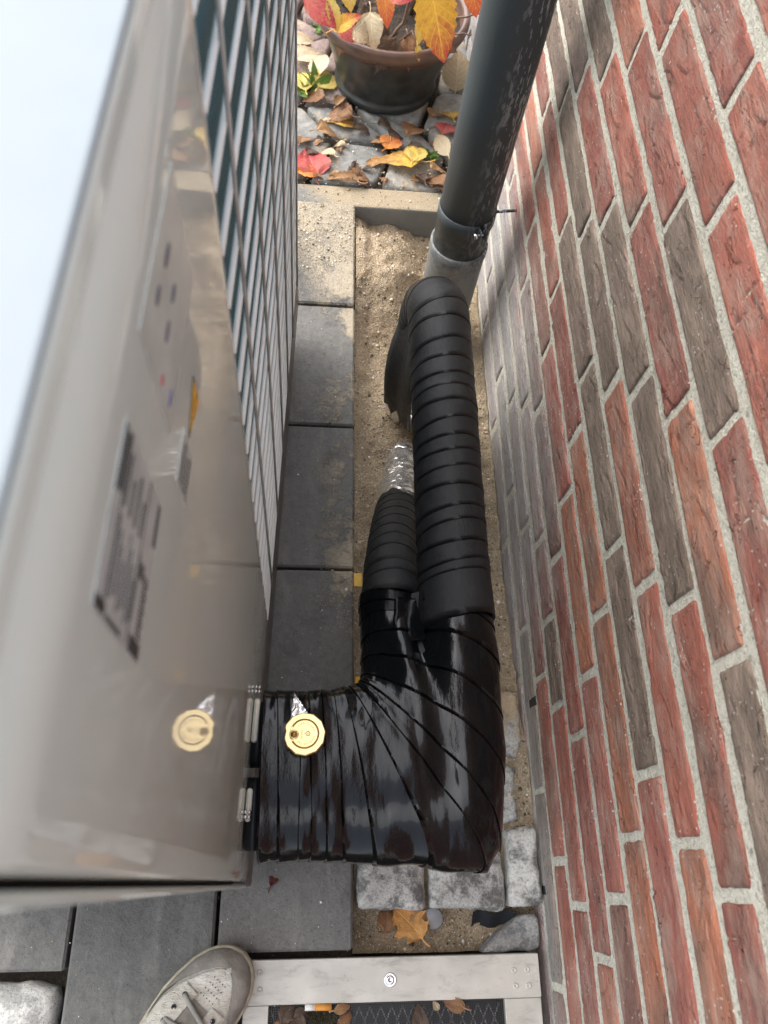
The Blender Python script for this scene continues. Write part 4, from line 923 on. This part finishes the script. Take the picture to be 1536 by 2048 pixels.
MB().tube([(.0125, -.1592, .004), (.0265, -.1593, .004)], .0042, 14).build('paper', plain('white_paper', (.70, .68, .63), .8), cg); MB().tube([(.0265, -.1593, .004), (.0500, -.1598, .004)], .0044, 14).build('filter', plain('orange_filter', (.60, .26, .045), .7), cg)
mo = MB()
for k in range(260):
    a = random.uniform(0, 6.28); r = .017 * math.sqrt(random.random()); x, y = .034 + r * math.cos(a) * 1.3, -.1745 + r * math.sin(a) * .7; h = random.uniform(.004, .011) * (1.15 - r / .02)
    mo.tube([(x, y, -.004), (x + random.uniform(-.004, .004), y + random.uniform(-.004, .004), h)], [.0006, .0003], 3, False)
tag(mo.build('moss_clump', plain('dry_moss', (.11, .095, .035), .9, var=.5), None), 'dry brownish moss clump below the cigarette end on the mesh', 'moss')

# ------------------------------------------------------------------ flowerpot and its plant
PC = (.1555, 1.832)
pot = thing('flowerpot', 'dark glazed flowerpot with copper-brown rim on the cobbles', 'flowerpot', (*PC, 0))
MB().lathe([(.001, .004), (.112, .004), (.126, .008), (.1285, .016), (.1270, .024), (.1225, .029), (.1235, .034), (.134, .075), (.1475, .115), (.1585, .145), (.163, .158)], (*PC, 0), 72).build('pot_body', POTG, pot)
MB().lathe([(.163, .158), (.1700, .163), (.1790, .172), (.1835, .184), (.1835, .194), (.1800, .2005), (.1740, .2015), (.1680, .199), (.1650, .190), (.1620, .150)], (*PC, 0), 72).build('pot_rim', POTR, pot)
so_ = []
for r in np.linspace(.001, .164, 12):
    for t in np.linspace(0, 2 * math.pi, 40, endpoint=False):
        so_.append((PC[0] + r * math.cos(t), PC[1] + r * math.sin(t), .168 + .010 * float(fbm(r * 30 * math.cos(t), r * 30 * math.sin(t), 0, 3, 3))))
MB().add(so_, [(i * 40 + k, i * 40 + (k + 1) % 40, (i + 1) * 40 + (k + 1) % 40, (i + 1) * 40 + k) for i in range(11) for k in range(40)]).build('potting_soil', SOIL, pot)
pl = thing('potted_hydrangea', 'hydrangea with yellow, red and withered brown autumn leaves in the flowerpot', 'plant', (*PC, .17))
def twig(pts, r=.0035):
    P = [np.array(p) for p in pts]; Q = []
    for i in range(len(P) - 1):
        for t in (0, .33, .66): Q.append(P[i] + (P[i + 1] - P[i]) * t + np.array([random.uniform(-.003, .003) for _ in range(3)]))
    Q.append(P[-1]); MB().tube(Q, [r * (1 - .55 * i / (len(Q) - 1)) for i in range(len(Q))], 7).build('stem', STEMM, pl)
twig([(.05, 1.76, .17), (.02, 1.72, .215), (-.01, 1.70, .25), (-.04, 1.68, .275)]); twig([(.10, 1.80, .17), (.055, 1.71, .205), (.035, 1.67, .225), (.02, 1.655, .29)], .003)
twig([(.13, 1.74, .165), (.155, 1.71, .205), (.175, 1.715, .245), (.185, 1.73, .31), (.20, 1.76, .40)], .0045); twig([(.16, 1.72, .17), (.19, 1.70, .225), (.215, 1.675, .20), (.228, 1.672, .18)], .003)
twig([(.22, 1.80, .17), (.26, 1.76, .225), (.31, 1.73, .25), (.35, 1.72, .26)], .0035); twig([(.2, 1.85, .17), (.23, 1.88, .3), (.26, 1.9, .45)], .005); twig([(.10, 1.9, .17), (.07, 1.93, .32), (.05, 1.92, .45)], .005); twig([(.23, 1.76, .18), (.28, 1.72, .215), (.325, 1.70, .225)], .003)
def pleaf(mat, base, tip, up, Wd, **k):
    b = Vector(base); d = Vector(tip) - b; return put_leaf('leaf', mat, b, d, up, d.length, Wd, pl, **k)
pleaf(L_RE, (-.045, 1.65, .310), (.026, 1.62, .268), (.2, -.6, .8), .050, curl=.15, seed=70, fold=.15)
pleaf(L_YE, (.005, 1.66, .305), (.030, 1.622, .256), (.4, -.6, .7), .032, curl=.15, seed=71, fold=.2)
pleaf(L_YR, (.018, 1.64, .250), (.072, 1.64, .290), (-.2, -.6, .8), .034, curl=.35, seed=72, fold=.3)
pleaf(L_CR, (.094, 1.655, .285), (.100, 1.598, .238), (-.35, -.5, .8), .058, curl=.9, seed=73, fold=.35, vein=.003)
pleaf(L_CR, (.060, 1.63, .262), (.100, 1.612, .252), (.1, -.55, .8), .045, curl=.9, seed=84, fold=.35, vein=.003)
pleaf(L_RE, (.030, 1.665, .245), (.072, 1.635, .235), (0, -.5, .8), .040, curl=.4, seed=74)
pleaf(L_RE, (.12, 1.62, .345), (.185, 1.62, .350), (0, -.6, .8), .040, curl=.4, seed=75)
pleaf(L_OR, (.115, 1.68, .325), (.140, 1.63, .270), (.3, -.6, .7), .042, curl=.5, seed=76)
pleaf(L_YR, (.205, 1.665, .365), (.268, 1.600, .215), (.05, -.85, .5), .088, curl=.35, seed=77, fold=.12, vein=.002, serr=.07)
pleaf(L_CR, (.235, 1.69, .355), (.282, 1.66, .290), (.3, -.5, .8), .045, curl=.6, seed=78, vein=.002)
pleaf(L_OR, (.285, 1.66, .385), (.325, 1.63, .305), (.2, -.7, .6), .055, curl=.4, seed=79)
pleaf(L_YE, (.205, 1.69, .265), (.212, 1.665, .215), (.3, -.6, .7), .030, curl=.4, seed=80)
pleaf(L_YE, (.205, 1.675, .210), (.214, 1.650, .190), (.4, -.6, .7), .018, curl=.4, seed=81)
pleaf(L_YE, (.035, 1.75, .31), (.06, 1.70, .255), (.2, -.6, .8), .05, curl=.4, seed=82)
for q, (x, y, z, a, L, Wd) in enumerate(((.155, 1.70, .205, 250, .085, .06), (.185, 1.715, .20, 280, .07, .05), (.09, 1.76, .235, 300, .10, .06), (.13, 1.78, .245, 200, .09, .06), (.06, 1.74, .20, 240, .07, .05), (.225, 1.74, .20, 320, .07, .05), (.16, 1.85, .22, 30, .1, .07), (.24, 1.84, .21, 110, .09, .06), (.08, 1.86, .21, 160, .09, .06), (.12, 1.70, .19, 330, .06, .04), (.26, 1.70, .215, 10, .07, .045))):
    d = Vector((math.cos(R_(a)), math.sin(R_(a)), -.35)); put_leaf('withered_leaf', [L_DK, L_BR, L_DK][q % 3], (x, y, z), d, (random.uniform(-.5, .5), -.5, .8), L, Wd, pl, curl=1.0, crump=.09, seed=90 + q, fold=.3)
# green sprout and weeds between stones
def sprout(label, x, y, n, L, mat=L_GN, ang=None, name='weed'):
    w = thing(name, label, 'weed', (x, y, -.01), 'small green weeds between the cobbles')
    for k in range(n):
        a = R_(ang[k]) if ang else random.uniform(0, 6.28); put_leaf('leaf', mat, (x + random.uniform(-.006, .006), y + random.uniform(-.006, .006), .004), (math.cos(a), math.sin(a), random.uniform(.3, 1.3)), (0, 0, 1) if random.random() < .5 else (math.sin(a), -math.cos(a), .6), L * random.uniform(.7, 1.1), L * .38, w, curl=.8, seed=120 + k, stem=.2, serr=.02)
sprout('tall pale green sprout with narrow leaves left of the flowerpot', -.028, 1.775, 4, .075, ang=[100, 60, 20, 130], name='sprout')
sprout('dark green weed tuft at the far left behind the flowerpot', -.018, 2.02, 9, .035)
sprout('dark green weed behind the wire guard left of the sprout', -.052, 1.77, 6, .032)
sprout('little green weed beside the downpipe near the kerb', .258, 1.575, 9, .03)

# ------------------------------------------------------------------ loose sand grains and pebbles
def scatter(name, pts, r, mats, seed):
    rg = np.random.default_rng(seed); oc = np.array([(1, 0, 0), (-1, 0, 0), (0, 1, 0), (0, -1, 0), (0, 0, 1), (0, 0, -1)], float)
    fc = [(0, 2, 4), (2, 1, 4), (1, 3, 4), (3, 0, 4), (2, 0, 5), (1, 2, 5), (3, 1, 5), (0, 3, 5)]; V = []; F = []; mi = []
    for q, (p, a) in enumerate(zip(pts, r)):
        s = a * rg.uniform(.55, 1.25, 3); t = rg.uniform(0, 6.28); o_ = oc * s; x = o_[:, 0] * math.cos(t) - o_[:, 1] * math.sin(t); y = o_[:, 0] * math.sin(t) + o_[:, 1] * math.cos(t)
        n = len(V); V += list(np.stack([x + p[0], y + p[1], o_[:, 2] * .8 + p[2]], -1)); F += [tuple(i + n for i in f) for f in fc]; mi += [int(rg.integers(len(mats)))] * 8
    return link(name, V, F, None, None, smooth=True, kind='stuff', mi=mi, mats=mats)
GR = [plain('pale_grain', (.62, .52, .37), .8), plain('ochre_grain', (.40, .29, .16), .8), plain('dark_grain', (.07, .06, .05), .8), plain('quartz_grain', (.75, .72, .66), .5)]
pt = []; rr_ = []
for k in range(9000):
    t = rng.random(); x = rng.uniform(-.05, .081); y = 1.40 - abs(rng.normal(0, .17)) if t < .6 else rng.uniform(.1, 1.39)
    if t >= .6: x = .081 - abs(rng.normal(0, .03)); 
    if y < -.08 or fbm(x * 9, y * 7, 0, 90, 2) < (-.25 if y > 1.1 else .1): continue
    a = rng.uniform(.0003, .0009) if rng.random() < .975 else rng.uniform(.0012, .0036); pt.append((x, y, .0010 + a * .3)); rr_.append(a)
scatter('sand_grains', pt, rr_, GR, 3)
pt = []; rr_ = []
for k in range(9000):
    x = rng.uniform(.086, .368); y = rng.uniform(-.095, 1.385); a = rng.uniform(.0007, .0019) if rng.random() < .95 else rng.uniform(.002, .0052)
    pt.append((x, y, a)); rr_.append(a)
pt = np.array(pt); pt[:, 2] = sandz(pt[:, 0], pt[:, 1]) + pt[:, 2] * .25
scatter('sand_pebbles', pt.tolist(), rr_, GR, 4)
pt = []; rr_ = []
for k in range(1600):
    x = rng.uniform(-.5, .08); y = rng.uniform(-.2, 1.35); a = rng.uniform(.0004, .0011) if rng.random() < .95 else rng.uniform(.0011, .0022); pt.append((x, y, .0008)); rr_.append(a)
scatter('slab_grit', pt, rr_, [GR[2], GR[3], GR[1], plain('grey_grit', (.16, .155, .15), .8)], 5)
pt = []; rr_ = []
for k in range(2200):
    x = rng.uniform(-.06, .36); y = rng.uniform(1.402, 2.1); a = rng.uniform(.0006, .0022) if rng.random() < .95 else rng.uniform(.003, .006)
    z = .001 if y < 1.462 else -.006 + .004 * rng.random(); pt.append((x, y, z)); rr_.append(a)
scatter('cobble_grit', pt, rr_, GR, 6)
